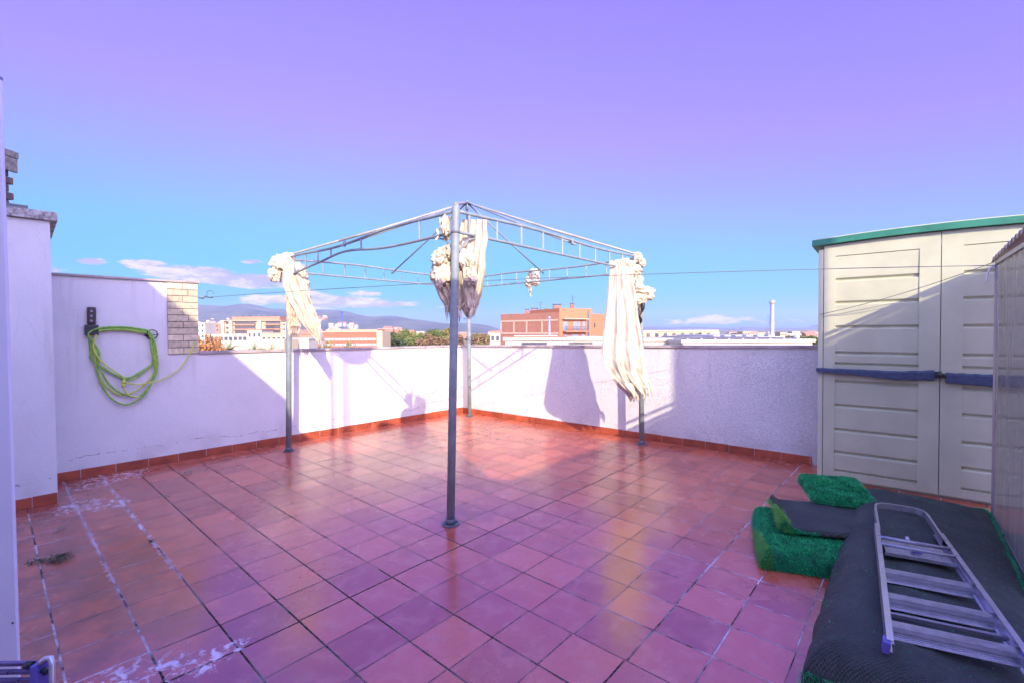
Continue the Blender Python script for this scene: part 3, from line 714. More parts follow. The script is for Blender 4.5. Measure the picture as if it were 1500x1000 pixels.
w.add(vs, [(i*(nv+1)+j, i*(nv+1)+j+1, (i+1)*(nv+1)+j+1, (i+1)*(nv+1)+j) for i in range(nu) for j in range(nv)])
cs = w.build('corrugated_sheet', 'corr', ln); md = cs.modifiers.new('t', 'SOLIDIFY'); md.thickness = .004
w = MB(); w.bar(qp(-.03, -.02, zq+.02), qp(-.03, -.36, zq+.02+.14), .035, .04); w.bar(qp(.9, -.02, zq+.02), qp(.9, -.36, zq+.02+.14), .035, .04); w.build('rafter', 'coping_old', ln)
w = MB(); a_ = sp_(.015, .03, at(1199, 461, 4.95).z); b_ = qp(0, .02, zq); pts = [a_.lerp(b_, t_/20)+Vector((0, 0, -.10*4*(t_/20)*(1-t_/20)*.35)) for t_ in range(21)]
w.tube(pts, .003, 6); tag(w.build('cord', 'wire', origin=a_), 'thin slack cord crossing the shed doors from their left edge to the screen top', 'cord')
# ------------------------------------------------------------------ turf
eA = Vector((.65, .76, 0)); eP = Vector((.76, -.65, 0))
def pad(mb, O, ex, ey, LX, LY0, ht, nx=60, ny=60, edge=.08, mi=0, jag=0.0, seed=0, zb=0.0, r4=(1, 1, 1, 1), shear=0.0):
    """thick soft slab: top height ht(u,v); rounded edges (left,right,near,far)"""
    vs = []; O = Vector(O); sd = seed*7.3
    def edgef(d): return 1 if d >= edge else math.sqrt(max(0, 1-(1-d/edge)**2))
    def warp(t, n): # denser near the edges
        return .5-.5*math.cos(math.pi*t)
    for j in range(ny+1):
        v = warp(j/ny, ny)
        for i in range(nx+1):
            u = warp(i/nx, nx)
            LY = LY0+shear*u; X, Y_ = u*LX, v*LY
            jx = jag*(noise.noise(Vector((0, Y_*6, sd)))+.6*noise.noise(Vector((3, Y_*19, sd)))); jy = jag*(noise.noise(Vector((X*6, 0, sd+5)))+.6*noise.noise(Vector((X*17, 4, sd))))
            p = O+ex*(X+jx*(1 if u < .5 else -1))+ey*(Y_+jy)
            e = min(edgef(X) if r4[0] else 1, edgef(LX-X) if r4[1] else 1, edgef(Y_) if r4[2] else 1, edgef(LY-Y_) if r4[3] else 1)
            h = ht(u, v)
            bot = zb(u, v) if callable(zb) else zb
            vs.append(Vector((p.x, p.y, bot+.004+h*e)))
    mb.smooth = True; c0 = mb.cur; mb.cur = mi
    mb.add(vs, [(j*(nx+1)+i, j*(nx+1)+i+1, (j+1)*(nx+1)+i+1, (j+1)*(nx+1)+i) for j in range(ny) for i in range(nx)])
    # skirt to the base
    ring = [i for i in range(nx+1)]+[j*(nx+1)+nx for j in range(1, ny+1)]+[ny*(nx+1)+i for i in range(nx-1, -1, -1)]+[j*(nx+1) for j in range(ny-1, 0, -1)]
    b = [vs[k] for k in ring]; lo = [Vector((q.x, q.y, (zb(0, 0) if callable(zb) else zb)+.001)) for q in b]; n = len(b)
    mb.add(b+lo, [(k, (k+1) % n, n+(k+1) % n, n+k) for k in range(n)]); mb.smooth = False; mb.cur = c0
    return vs
def grass_on(mb, tris, count, mi, ln=.022, seed=1, up=(0, 0, 1)):
    """real pile: one narrow bent blade per tuft on the given faces"""
    rr = random.Random(seed); areas = []
    for f in tris:
        a, b, c = f; areas.append(((b-a).cross(c-a)).length)
    cum = []; s = 0
    for a in areas: s += a; cum.append(s)
    import bisect
    for _ in range(count):
        f = tris[min(bisect.bisect(cum, rr.random()*s), len(tris)-1)]; a, b, c = f
        u, v = rr.random(), rr.random()
        if u+v > 1: u, v = 1-u, 1-v
        p = a+(b-a)*u+(c-a)*v; n = (b-a).cross(c-a)
        if n.length < 1e-9: continue
        n.normalize(); 
        if n.z < -.2: n = -n
        d = (n+Vector((rr.uniform(-.6, .6), rr.uniform(-.6, .6), rr.uniform(-.2, .5)))).normalized()*ln*rr.uniform(.6, 1.2)
        sd = Vector((rr.uniform(-1, 1), rr.uniform(-1, 1), 0)).normalized()*.0016
        q = p+d*.55; e = p+d+Vector((d.x*.5, d.y*.5, -ln*.1))
        mb.add([p-sd, p+sd, q+sd, q-sd, e], [(0, 1, 2, 3), (3, 2, 4)], mi)
def tris_of(mb, f0):
    out = []
    for f in mb.f[f0:]:
        v = [mb.v[i] for i in f]
        for k in range(1, len(v)-1): out.append((v[0], v[k], v[k+1]))
    return out
fN = lambda a, b, sc_: noise.noise(Vector((a*sc_, b*sc_, 3.3)))
# lower green fold
w = MB(); O = flr(1118, 833)
g1 = Vector((.40, .915, 0)).normalized(); p1 = Vector((.945, -.32, 0)).normalized()
pad(w, O, p1, g1, .70, .88, lambda u, v: .105+.016*fN(u, v, 4)+.025*v, edge=.055, jag=.008, seed=1)
t0 = tris_of(w, 0); grass_on(w, t0, 36000, 1, .020, 11)
edge_t = [f for f in t0 if (sum((q-O).dot(p1) for q in f)/3) < .05]
grass_on(w, edge_t, 3600, 2, .026, 12)
tl = w.build('turf_fold', ['turf_base', 'turf', 'turf_edge'], origin=O+p1*.35+g1*.4, fixn=False)
tag(tl, 'bright green artificial turf folded flat on the tiles, lowest of the pile', 'artificial turf', 'folded pieces of artificial turf')
# middle piece, backing upwards with a curled green edge
O2 = at(1142, 770, 3.62); O2 = flr(1146, 778, .150); 
w = MB(); pad(w, (O2.x, O2.y, 0), Vector((.955, -.30, 0)).normalized(), Vector((.38, .925, 0)).normalized(), .60, .62, lambda u, v: .035+.010*fN(u, v, 5)+.035*math.exp(-((u-.02)/.05)**2), edge=.02, jag=.015, seed=3, zb=.150)
t0 = tris_of(w, 0); ex_ = Vector((.955, -.30, 0)).normalized(); oo = Vector((O2.x, O2.y, 0))
edge_t = [f for f in t0 if (sum((q-oo).dot(ex_) for q in f)/3) < .045]
grass_on(w, edge_t, 2200, 2, .026, 13)
ey_ = Vector((.38, .925, 0)).normalized()
et2 = [f for f in t0 if (sum((q-oo).dot(ey_) for q in f)/3) < .012]; grass_on(w, et2, 1500, 1, .016, 15)
tm = w.build('turf_fold', ['turf_back', 'turf', 'turf_edge'], origin=O2, fixn=False)
tag(tm, 'turf piece lying with its dark backing up and a curled yellow-green left edge', 'artificial turf', 'folded pieces of artificial turf')
# upper back green piece
O3 = flr(1192, 740, .17); w = MB()
pad(w, (O3.x, O3.y, 0), Vector((.93, -.36, 0)).normalized(), Vector((.36, .93, 0)).normalized(), .44, .56, lambda u, v: .035+.02*fN(u, v, 4)+.05*v, edge=.02, jag=.01, seed=5, zb=.19)
t0 = tris_of(w, 0); grass_on(w, t0, 18000, 1, .022, 17)
tu = w.build('turf_fold', ['turf_base', 'turf'], origin=O3, fixn=False)
tag(tu, 'small green turf piece on top of the pile, against the left corner of the shed', 'artificial turf', 'folded pieces of artificial turf')
# big roll, backing upwards
OB = flr(1172, 1003)-eA*.05
Lr = 2.34
def sst(x, a, b): x = max(0, min(1, (x-a)/(b-a))); return x*x*(3-2*x)
def hb_(u, v):
    return .235-.12*sst(u, .3, 1.0)-.035*sst(v, .85, 1.0)*sst(u, .1, .5)+.010*fN(u*1.1, v*2.6, 4)+.007*abs(fN(u, v, 9))-.018*math.exp(-((u-.33)/.05)**2)*(.5+.5*fN(u, v, 3))+.004*math.sin(v*47+u*3)*math.exp(-((u-.1)/.14)**2)*(.5+.5*math.sin(v*9))
w = MB(); pad(w, OB, eP, eA, .90, 2.68, hb_, nx=110, ny=200, edge=.17, jag=.012, seed=8, shear=.62)
t0 = tris_of(w, 0)
grass_on(w, [f for f in t0 if f[0].z > .05], 1300, 1, .008, 29)
er = [f for f in t0 if (sum((q-OB).dot(eP) for q in f)/3) > .885]; grass_on(w, er, 4200, 1, .02, 21)
ef = [f for f in t0 if (sum((q-OB).dot(eA) for q in f)/3) > 2.68+.62*(sum((q-OB).dot(eP) for q in f)/3)/.9-.03]; grass_on(w, ef, 5000, 1, .026, 22)
en_ = [f for f in t0 if (sum((q-OB).dot(eA) for q in f)/3) < .018]; grass_on(w, en_, 2500, 1, .02, 23)
br = w.build('turf_roll', ['turf_back', 'turf'], origin=OB+eP*.42+eA*1.1, fixn=False)
tag(br, 'big dark mat of turf, woven backing up, lying under the step ladder', 'artificial turf')
w = MB(); pad(w, OB+eP*.88+eA*.1, eP, eA, .30, Lr+.4, lambda u, v: .028+.008*fN(u, v, 7), nx=30, ny=90, edge=.02, jag=.012, seed=9)
br2 = w.build('turf_strip', ['turf_back', 'turf'], fixn=False)
tag(br2, 'thin dark strip of turf lying between the big mat and the plastic screen', 'artificial turf')
# ------------------------------------------------------------------ ladder
ld_z = .262
F0, T0, T1, F1 = flr(1299, 948, ld_z), flr(1278, 741, ld_z+.02), flr(1355, 753, ld_z-.02), flr(1500, 958, ld_z-.035)
F1 = T1+(F1-T1).normalized()*(T0-F0).length*1.0
ld = thing('step_ladder', 'folded aluminium step ladder with blue feet lying on the dark turf mat', 'ladder', (F0+F1)/2)
upv = (T0-F0).cross(F1-F0).normalized(); upv = upv if upv.z > 0 else -upv
def lp(t, s, h=0): # t along from the feet 0..1, s across 0..1
    return F0.lerp(T0, t).lerp(F1.lerp(T1, t), s)+upv*h
def channel(a, b, w_, h_, nm, mtn):
    mb = MB(); mb.bar(a, b, w_, h_, up=upv); return mb.build(nm, mtn, ld, bevel=.003)
for s, sg in ((0, 1), (1, -1)):
    w = MB(); a, b = lp(0, s, .01), lp(.76, s, .01); d = (lp(.3, 1)-lp(.3, 0)).normalized()*sg
    w.bar(a, b, .006, .055, up=upv); w.bar(a+d*.010+upv*.024, b+d*.010+upv*.024, .022, .005, up=upv); w.bar(a+d*.010-upv*.024, b+d*.010-upv*.024, .022, .005, up=upv)
    w.build('front_rail', 'alu', ld)
    w = MB(); a, b = lp(.04, s+.05*sg, -.03), lp(.80, s+.05*sg, -.012); w.tube([a, b], .012, 8); w.build('rear_rail', 'alu_dark', ld)
    w = MB(); w.bar(lp(-.008, s, .005)-d*.002, lp(.022, s, .005)-d*.002, .026, .050, up=upv); w.build('foot', 'purple_plastic', ld, bevel=.006)
    w = MB(); w.bar(lp(.062, s, .024)+d*.008, lp(.082, s, .024)+d*.008, .026, .018, up=upv); w.build('foot', 'purple_plastic', ld, bevel=.005)
# handle loop
w = MB(); pts = [lp(.70, .045, .02), lp(.9, .035, .02), lp(.965, .05, .02), lp(.99, .13, .02), lp(1.0, .28, .02), lp(1.0, .72, .02), lp(.99, .87, .02), lp(.965, .95, .02), lp(.9, .965, .02), lp(.70, .955, .02)]
P = catmull(pts, 6); vs = []
for i, p in enumerate(P):
    tt = (P[min(i+1, len(P)-1)]-P[max(i-1, 0)]).normalized(); sd = tt.cross(upv).normalized()
    vs += [p-sd*.007+upv*.02, p+sd*.007+upv*.02, p+sd*.007-upv*.02, p-sd*.007-upv*.02]
w.add(vs, [(4*i+k, 4*i+(k+1) % 4, 4*i+4+(k+1) % 4, 4*i+4+k) for i in range(len(P)-1) for k in range(4)]+[(0, 1, 2, 3)]); w.build('handle', 'alu', ld)
# treads
for t in (-.10+.20, .105+.125, .37, .0):
    pass
for t in (.10, .245, .40):
    w = MB(); a, b = lp(t, .025, .012), lp(t, .975, .012); al = (T0-F0).normalized()
    w.bar(a, b, .040, .006, up=upv)
    for k in range(-2, 3): w.bar(a+al*.008*k+upv*.0045, b+al*.008*k+upv*.0045, .0035, .003, up=upv)
    a2, b2 = a-al*.024-upv*.016, b-al*.024-upv*.016
    w.bar(a2, b2, .004, .034, up=upv)
    for k in range(3): w.bar(a2-al*(.014+.012*k)-upv*(.010+.002*k), b2-al*(.014+.012*k)-upv*(.010+.002*k), .005, .006, up=upv)
    w.bar(a2-al*.026-upv*.016, b2-al*.026-upv*.016, .046, .003, up=upv)
    w.build('tread', 'alu', ld)
w = MB(); w.bar(lp(.165, .03, -.006), lp(.165, .97, -.006), .018, .014, up=upv); w.build('cross_bar', 'alu_dark', ld)
# platform tray
w = MB(); P = [lp(.655, .08, .002), lp(.655, .88, .002), lp(.54, .92, .002), lp(.54, .12, .002)]
w.add([q for q in P]+[q-upv*.006 for q in P], [(0, 1, 2, 3), (7, 6, 5, 4)]+[(i, (i+1) % 4, 4+(i+1) % 4, 4+i) for i in range(4)])
for k in range(14):
    s = .12+.76*k/14; w.bar(lp(.65, s, .004), lp(.545, s+.035, .004), .004, .003, up=upv)
w.bar(lp(.54, .10, .004), lp(.54, .93, .004), .012, .02, up=upv)
w.build('platform', 'alu', ld)
for t in (.635, .575):
    w = MB(); w.tube([lp(t, .02, .030), lp(t, .98, .030)], .010, 10); w.build('cross_tube', 'alu_dark', ld)
w = MB(); w.tube([lp(.645, .42, .03), lp(.665, .42, .035)], .011, 8); w.build('knob', 'alu', ld)
w = MB(); w.bar(lp(.59, .42, .012), lp(.60, .60, .012), .012, .006, up=upv); w.bar(lp(.578, .45, .012), lp(.578, .56, .012), .010, .006, up=upv); w.bar(lp(.60, .47, .013), lp(.575, .49, .013), .008, .006, up=upv); w.build('catch', 'purple_plastic', ld)
# ------------------------------------------------------------------ slatted rack, bottom left
D = 1.55; mat('purple_metal', (.20, .17, .34), .3, .15, 30, metal=.6)
rk = thing('folding_rack', 'folded rack of purple-grey slats with pale end cap, at bottom left corner', 'rack', (at(40, 1000, D).x, D, 0))
xe = at(84, 980, D).x; zt = at(60, 966, D).z; xa = xe-.55
for k in range(6):
    w = MB(); z = zt-.010-.020*k; yo = -.012*k
    w.bar((xa, D+yo, z-.006), (xe-.055, D+yo, z+.0), .014, .012); w.build('slat', 'purple_metal', rk, bevel=.003)
w = MB(); w.bb(xe-.058, xe-.040, D-.035, D+.012, .0, zt+.002); w.build('upright', 'purple_plastic', rk, bevel=.003)
w = MB(); w.tube([(xe-.045, D-.02, zt-.004), (xe-.03, D-.01, zt+.012), (xe-.012, D-.01, zt+.014), (xe-.002, D-.015, zt-.004), (xe-.002, D-.03, .01)], .009, 10); w.build('end_cap', 'alu', rk)
w = MB(); w.tube([(xe-.085, D-.02, zt-.002), (xe-.062, D-.02, zt-.002)], .012, 10); w.build('joint', 'black', rk); w = MB(); w.tube([(xe-.035, D-.015, zt-.02), (xe-.018, D-.015, zt-.035)], .009, 8); w.build('joint', 'black', rk)
w = MB(); w.tube([(xa, D-.03, zt-.13), (xa, D-.03, 0.0)], .01, 8); w.build('leg', 'alu_dark', rk)
# ------------------------------------------------------------------ dry leaves
def leafbit(mb, p, r, rr, flat=.3):
    a = rr.uniform(0, 6.28); d = Vector((math.cos(a), math.sin(a), rr.uniform(-flat, flat)))*r; s = Vector((-math.sin(a), math.cos(a), rr.uniform(-flat, flat)))*r*rr.uniform(.3, .6)
    mb.add([p-d, p+s+Vector((0, 0, r*.2)), p+d, p-s+Vector((0, 0, r*.15))], [(0, 1, 2), (0, 2, 3)])
rr = random.Random(4); w = MB(); c = flr(81, 818)
cen = [(rr.gauss(0, .045), rr.gauss(0, .05), rr.uniform(.012, .035)) for _ in range(11)]
for k in range(620):
    cx, cy, cs = rr.choice(cen); x2 = cx*1.5+cy*.4+rr.gauss(0, cs); y = cy+rr.gauss(0, cs)
    w.cur = 0 if rr.random() < .45 else 1; leafbit(w, Vector((c.x+x2, c.y+y, .004+rr.random()*.016)), rr.uniform(.003, .011), rr, .7)
for k in range(110):
    w.cur = rr.randint(0, 1); leafbit(w, Vector((c.x+rr.gauss(-.02, .12), c.y+rr.gauss(0, .07), .004)), rr.uniform(.002, .006), rr)
tag(w.build('leaf_heap', ['leaf_dry', 'leaf_dark'], origin=c, fixn=False), 'small heap of crumbled dry leaves on the tiles at lower left', 'leaf litter', kind='stuff')
def leaf(px, py, L, a, label, z=.004, wd=.38, mtn='leaf_dry'):
    c = flr(px, py); w = MB(); n = 7; vs = []
    for i in range(n+1):
        t = i/n; ww = math.sin(math.pi*min(1, t*1.02))*L*wd*.5+.0006; x = (t-.5)*L; zz = .004+.012*math.sin(t*3.1)*L/.06
        for s in (-1, 0, 1):
            q = Vector((x, s*ww, zz+(abs(s)*.25*ww)+z)); q = Matrix.Rotation(a, 3, 'Z') @ q; vs.append(c+q)
    for i in range(n): w.add([], []); 
    w.add(vs, [(3*i+k, 3*i+k+1, 3*i+4+k, 3*i+3+k) for i in range(n) for k in range(2)])
    o = w.build('dry_leaf', mtn, origin=c, fixn=False); tag(o, label, 'leaf'); md = o.modifiers.new('t', 'SOLIDIFY'); md.thickness = .001; return o
leaf(275, 694, .11, .2, 'curled dry leaf on the tiles, nearest to the left skirting tiles', wd=.6)
leaf(241, 730, .10, .5, 'narrow curled yellowish leaf on the tiles, in front of the curled dry leaf')
leaf(89, 775, .05, 1.0, 'small pale leaf on the tiles just beyond the leaf heap', wd=.8)
leaf(210, 689, .05, .4, 'tiny pale leaf beside the white salt stain at the foot of the left wall', wd=.7)
leaf(221, 794, .05, 2.2, 'tiny dark leaf on the tiles in the middle of the left rows', wd=.8, mtn='leaf_dark')
w = MB(); rr = random.Random(9)
for k in range(260):
    p = flr(rr.uniform(60, 700), rr.uniform(700, 990)) if rr.random() < .75 else flr(rr.uniform(700, 1100), rr.uniform(700, 990))
    w.cur = 1 if rr.random() < .7 else 0; leafbit(w, p+Vector((0, 0, .003)), rr.uniform(.002, .0055), rr, .4)
tag(w.build('floor_crumbs', ['leaf_dry', 'leaf_dark'], origin=flr(300, 850), fixn=False), 'scattered specks of dirt and leaf crumbs over the tiled floor', 'crumbs', kind='stuff')
# ------------------------------------------------------------------ unseen stand-in for the building behind the camera, shaped to throw the big shadow
hs = thing('shade_wall', 'unseen thin wall standing in for the building behind the viewpoint, shaped to cast the shade', 'building', (0, -1.1, 0))
w = MB(); Y0, Y1 = -1.0, -1.22
poly = [(-9, 0), (-9, 6.6), (-4.4, 6.6), (-2.44, 5.42), (-1.57, 4.80), (-.94, 4.33), (-.80, 3.92), (-.45, 3.66), (.08, 3.34), (.42, 3.5), (1.45, 3.42), (1.60, 2.86), (1.78, 2.84), (3.93, 3.71), (4.50, 3.98), (5.09, 4.20), (5.6, 4.46), (6.3, 4.86), (7.2, 5.2), (9.5, 5.2), (9.5, 0)]
n = len(poly)
w.add([(x, Y0, z) for x, z in poly]+[(x, Y1, z) for x, z in poly], [tuple(range(n)), tuple(range(2*n-1, n-1, -1))]+[(i, (i+1) % n, n+(i+1) % n, n+i) for i in range(n)])
w.build('wall', 'stucco', hs)
w = MB(); w.bb(.46, 1.30, -1.20, -1.02, 3.3, 4.32); w.build('chimney', 'stucco', hs)
for x in (-.277, -.092):
    w = MB(); w.tube([(x, -1.11, 3.3), (x, -1.11, 5.75)], .028, 8); w.build('vent_pipe', 'w_grey', hs)
w = MB(); w.tube([(0.0, -1.16, 5.52), (0.0, -1.12, 5.52), (0.0, -1.08, 5.52)], .36, 24, rs=[.10, .28, .36]); w.tube([(0, -1.17, 3.3), (0, -1.17, 5.52)], .02, 6); w.build('satellite_dish', 'w_grey', hs)
w = MB(); w.bb(4.61, 5.14, -1.20, -1.02, 3.9, 5.6); w.build('chimney', 'stucco', hs)  # added stack, its width set by the shade on the right parapet
# ------------------------------------------------------------------ distance: ground, hills
mat('land', (.20, .19, .12), .95, .25, .01, second=(.10, .12, .06))
mat('hill', (.085, .095, .06), .95, .2, .004, second=(.025, .04, .03), bump=0)
mat('w_white', (.44, .41, .35), .8, .10, .2); mat('w_cream', (.42, .33, .21), .8, .04, .2); mat('w_yellow', (.48, .40, .25), .8, .05, .2)
mat('w_pink', (.34, .17, .11), .8, .05, .2); mat('w_orange', (.36, .14, .07), .8, .04, .3); mat('w_brick', (.27, .12, .08), .85, .1, 2.5, island=.06)
mat('band_stone', (.38, .28, .20), .8, .05, 1); mat('w_red', (.30, .10, .06), .8, .05, .5); mat('w_grey', (.42, .42, .44), .8, .08, .4)
mat('tile_roof', (.40, .19, .12), .85, .15, .8); mat('glass_dark', (.05, .06, .08), .15, .1, 1, spec=.8); mat('glass_blue', (.16, .22, .30), .12, .1, 1, spec=.8)
mat('steel', (.55, .57, .60), .35, .06, 1, metal=.7); mat('cap_dark', (.09, .09, .11), .7); mat('mast_blue', (.06, .10, .35), .6)
mat('bark', (.12, .085, .06), .95, .2, 4)
mat('lf_green', (.115, .15, .035), .8, .2, .8, island=.45); mat('lf_dark', (.055, .085, .03), .8, .2, .8, island=.45)
mat('lf_olive', (.22, .20, .07), .8, .2, .8, island=.4); mat('lf_rust', (.22, .14, .07), .8, .2, .8, island=.4); mat('lf_orange', (.34, .15, .05), .8, .2, .8, island=.4)
mat('lf_palm', (.14, .17, .04), .7, .2, .8, island=.3)
w = MB(); n = 96; w.v = [Vector((0, 0, GZ))]+[Vector((12500*math.cos(2*math.pi*k/n), 12500*math.sin(2*math.pi*k/n), GZ)) for k in range(n)]
w.f = [(0, 1+k, 1+(k+1) % n) for k in range(n)]; w.mi = [0]*n; w.sm = [False]*n
tag(w.build('ground', 'land', origin=(0, 0, GZ)), kind='structure')
def ridge(name, prof, Y, Yb, seed, rough, sub=10):
    w = MB(); xs = []; zs = []
    P = catmull([Vector((a, b, 0)) for a, b in prof], sub); n = len(P); m_ = 26; vs = []
    for i, p in enumerate(P):
        q = at(p.x, p.y, Y)
        for j in range(m_+1):
            t = j/m_; y = Yb+(Y-Yb)*t; hh = (q.z-GZ+2)
            k = t**.85
            nzz = noise.fractal(Vector((q.x/900, y/900, seed)), 1, 2, 5)*rough
            z = GZ-2+hh*k*(1+nzz*math.sin(math.pi*min(1, t))*1.1)
            if j == m_: z += abs(noise.noise(Vector((i*.9, seed, 0))))*hh*.012
            vs.append((q.x*(.75+.25*y/Y), y, z))
        vs.append((q.x, Y+500, GZ-2))
    c_ = m_+2
    w.smooth = True; w.add(vs, [(i*c_+j, (i+1)*c_+j, (i+1)*c_+j+1, i*c_+j+1) for i in range(n-1) for j in range(m_+1)])
    return tag(w.build(name, 'hill', fixn=False), kind='structure')
ridge('hills', [(60, 470), (150, 458), (230, 449), (289, 447), (330, 448.5), (354, 445.5), (372, 447), (395, 452), (415, 453), (455, 455), (480, 454), (505, 456), (525, 461), (545, 464), (575, 463), (600, 467), (625, 470), (655, 474), (690, 474), (715, 477), (735, 484), (750, 487)], 6500, 3600, 2, .42)
ridge('hills', [(880, 486), (905, 481), (945, 479), (975, 480), (1010, 478.5), (1050, 481), (1068, 481), (1095, 479), (1130, 480.5), (1160, 481), (1185, 479), (1197, 476), (1230, 478), (1290, 481), (1400, 480), (1500, 484)], 11000, 8500, 5, .3)
# ------------------------------------------------------------------ buildings beyond
def bld(label, px0, px1, pyt, Y, dep, wall, roof=None, rows=0, cols=0, wy=(0, 1), wc='glass_dark', group=None, cat='building', name='building', z0=GZ, parapet=True, ww=1.2, wh=1.3, zlo=None, gable=False):
    x0, x1 = at(px0, pyt, Y).x, at(px1, pyt, Y).x; zt = at((px0+px1)/2, pyt, Y).z
    b = thing(name, label, cat, ((x0+x1)/2, Y+dep/2, z0), group)
    w = MB(); w.bb(x0, x1, Y, Y+dep, z0, zt); w.build('wall', wall, b)
    if gable:
        w = MB(); h = min((x1-x0), dep)*.22
        w.add([(x0-.3, Y-.3, zt), (x1+.3, Y-.3, zt), (x1+.3, Y+dep+.3, zt), (x0-.3, Y+dep+.3, zt), (x0-.3, Y+dep/2, zt+h), (x1+.3, Y+dep/2, zt+h)], [(0, 1, 5, 4), (2, 3, 4, 5), (0, 4, 3), (1, 2, 5), (3, 2, 1, 0)])
        w.build('roof', roof or 'tile_roof', b)
    elif roof:
        w = MB(); w.bb(x0-.25, x1+.25, Y-.25, Y+dep+.25, zt+.01, zt+.35); w.build('roof', roof, b)
    for r in range(rows):
        for c_ in range(cols):
            cx = x0+(x1-x0)*(c_+.5)/cols; h = wh; cz = zt-1.6-r*3.0
            w = MB(); w.bb(cx-ww/2, cx+ww/2, Y-.06, Y-.002, cz-h/2, cz+h/2); w.build('window', wc, b)
    return b, x0, x1, zt
def pxb(px, Y): return at(px, 485, Y).x
def pz(py, Y, px=750): return at(px, py, Y).z
# brick apartment house with balcony
K = Vector((pxb(819, 76), 76, 0)); Lf = Vector((pxb(733.5, 84), 84, 0)); Rt = Vector((pxb(867, 79), 79, 0)); R2 = Vector((pxb(893, 82.5), 82.5, 0))
zl, zr = pz(452.5, 76), pz(452, 76)
bh = thing('apartment_house', 'brick apartment house with orange front, balcony and dark capped chimneys beyond the far corner', 'building', (K.x, K.y+5, GZ))
back = (Rt-K)*1.1; n_b = Vector((Lf.y-K.y, -(Lf.x-K.x), 0)).normalized(); n_b = n_b if n_b.y > 0 else -n_b
zL = pz(459.5, 80)
w = MB(); P = [K, Lf, Lf+n_b*12, K+n_b*12]; zk = zL
w.prism([(p.x, p.y) for p in P], GZ, zL); w.build('brick_wing', 'w_brick', bh)
w = MB(); dK = K+Vector((.05, -.02, 0)); n_r = Vector((Rt.y-K.y, -(Rt.x-K.x), 0)).normalized(); n_r = n_r if n_r.y > 0 else -n_r
P = [dK, Rt, Rt+n_r*10, dK+n_r*10]; w.prism([(p.x, p.y) for p in P], GZ, pz(452, 76)); w.build('front_wing', 'w_orange', bh)
w = MB(); P = [Rt+Vector((.03, .05, 0)), R2, R2+n_r*8, Rt+n_r*8]; w.prism([(p.x, p.y) for p in P], GZ, pz(461, 80)); w.build('side_wing', 'w_orange', bh)
LL = (Lf-K).length; LR = (Rt-K).length
def zz(py): return pz(py, 79)
w = MB()
for py in (470, 488.5): fb(w, K, Lf, 0.1, LL, zz(py)-.14, zz(py)+.14, .02, .07)
for u in (.99, .755, .53, .27): fb(w, K, Lf, u*LL-.16, u*LL+.16 if u < .98 else LL, zz(488), zz(470), .02, .065)
w.build('stone_bands', 'band_stone', bh)
# recessed loggia as a real balcony in front of glazed doors
w = MB(); fb(w, K, Rt, LR*.10, LR*.80, zz(486.3)-.12, zz(486.3)+.08, .0, 1.0); w.build('balcony_slab', 'w_orange', bh)
w = MB(); fb(w, K, Rt, LR*.08, LR*.82, zz(469.2), zz(467.8), .0, .8); w.build('canopy', 'band_stone', bh)
w = MB(); fb(w, K, Rt, LR*.10, LR*.80, zz(479.5), zz(479.5)+.06, .92, .98)
for k in range(26): u = LR*(.105+.69*k/25); fb(w, K, Rt, u-.02, u+.02, zz(486), zz(479.5), .94, .97)
w.build('railing', 'cap_dark', bh)
for u0_, u1_ in ((.12, .24), (.42, .52), (.54, .62), (.70, .78)):
    w = MB(); fb(w, K, Rt, LR*u0_, LR*u1_, zz(486), zz(472), .005, .06); w.build('window', 'glass_blue', bh)
w = MB(); fb(w, K, Rt, LR*.10, LR*.80, zz(500), zz(488.5), .005, .05); w.build('loggia', 'w_red', bh)
for u0_, u1_ in ((.14, .24), (.36, .56), (.66, .76)):
    w = MB(); fb(w, K, Rt, LR*u0_, LR*u1_, zz(500), zz(490), .055, .09); w.build('window', 'glass_blue', bh)
w = MB(); fb(w, K, Rt, LR*.86, LR*.91, zz(500), zz(456), .005, .05); w.build('window', 'glass_dark', bh)
L2 = (R2-Rt).length; w = MB(); fb(w, Rt, R2, L2*.12, L2*.18, zz(481), zz(474), .005, .05); w.build('window', 'glass_dark', bh)
def stack(px, py0, py1, wpx, Y, dark=True, par=bh):
    x = pxb(px, Y); ww_ = wpx/677*Y; z1, z0 = pz(py0, Y), pz(py1, Y)
    w = MB(); w.bb(x-ww_/2, x+ww_/2, Y, Y+ww_, z0-1.2, z1); s = w.build('chimney', 'w_brick', par)
    w = MB()
    w.bb(x-ww_*.58, x+ww_*.58, Y-.1, Y+ww_+.1, z1+.18, z1+.34)
    for k in (-1, 1): w.bb(x+k*ww_*.4-.05, x+k*ww_*.4+.05, Y+.1, Y+.2, z1-.01, z1+.19)
    w.build('cap', 'cap_dark', s)
stack(772.5, 455.5, 461, 5, 86); stack(783.5, 454, 461, 9.5, 86); stack(793.5, 456.5, 461, 5.5, 86); stack(801, 455.5, 461, 5.5, 86); stack(838.5, 447.5, 453, 5.5, 80)
x = pxb(811, 80); w = MB(); w.bb(x, pxb(827, 80), 80.5, 84, zL-.5, pz(453, 80)); w.build('roof_housing', 'w_brick', bh); stack(816.5, 448.5, 453, 11, 81)
for px, py, Y in ((792, 441, 86), (839, 433, 80)):
    w = MB(); x = pxb(px, Y); w.tube([(x, Y, pz(456, Y)), (x, Y, pz(py, Y))], .035, 5); zt = pz(py+3, Y)
    w.tube([(x-.45, Y, zt), (x+.45, Y, zt)], .025, 4); w.tube([(x-.3, Y, zt-.35), (x+.3, Y, zt-.35)], .025, 4)
    for k in range(4): w.tube([(x-.4+.25*k, Y-.3, zt), (x-.4+.25*k, Y+.3, zt)], .02, 4)
    w.build('antenna', 'cap_dark', bh)
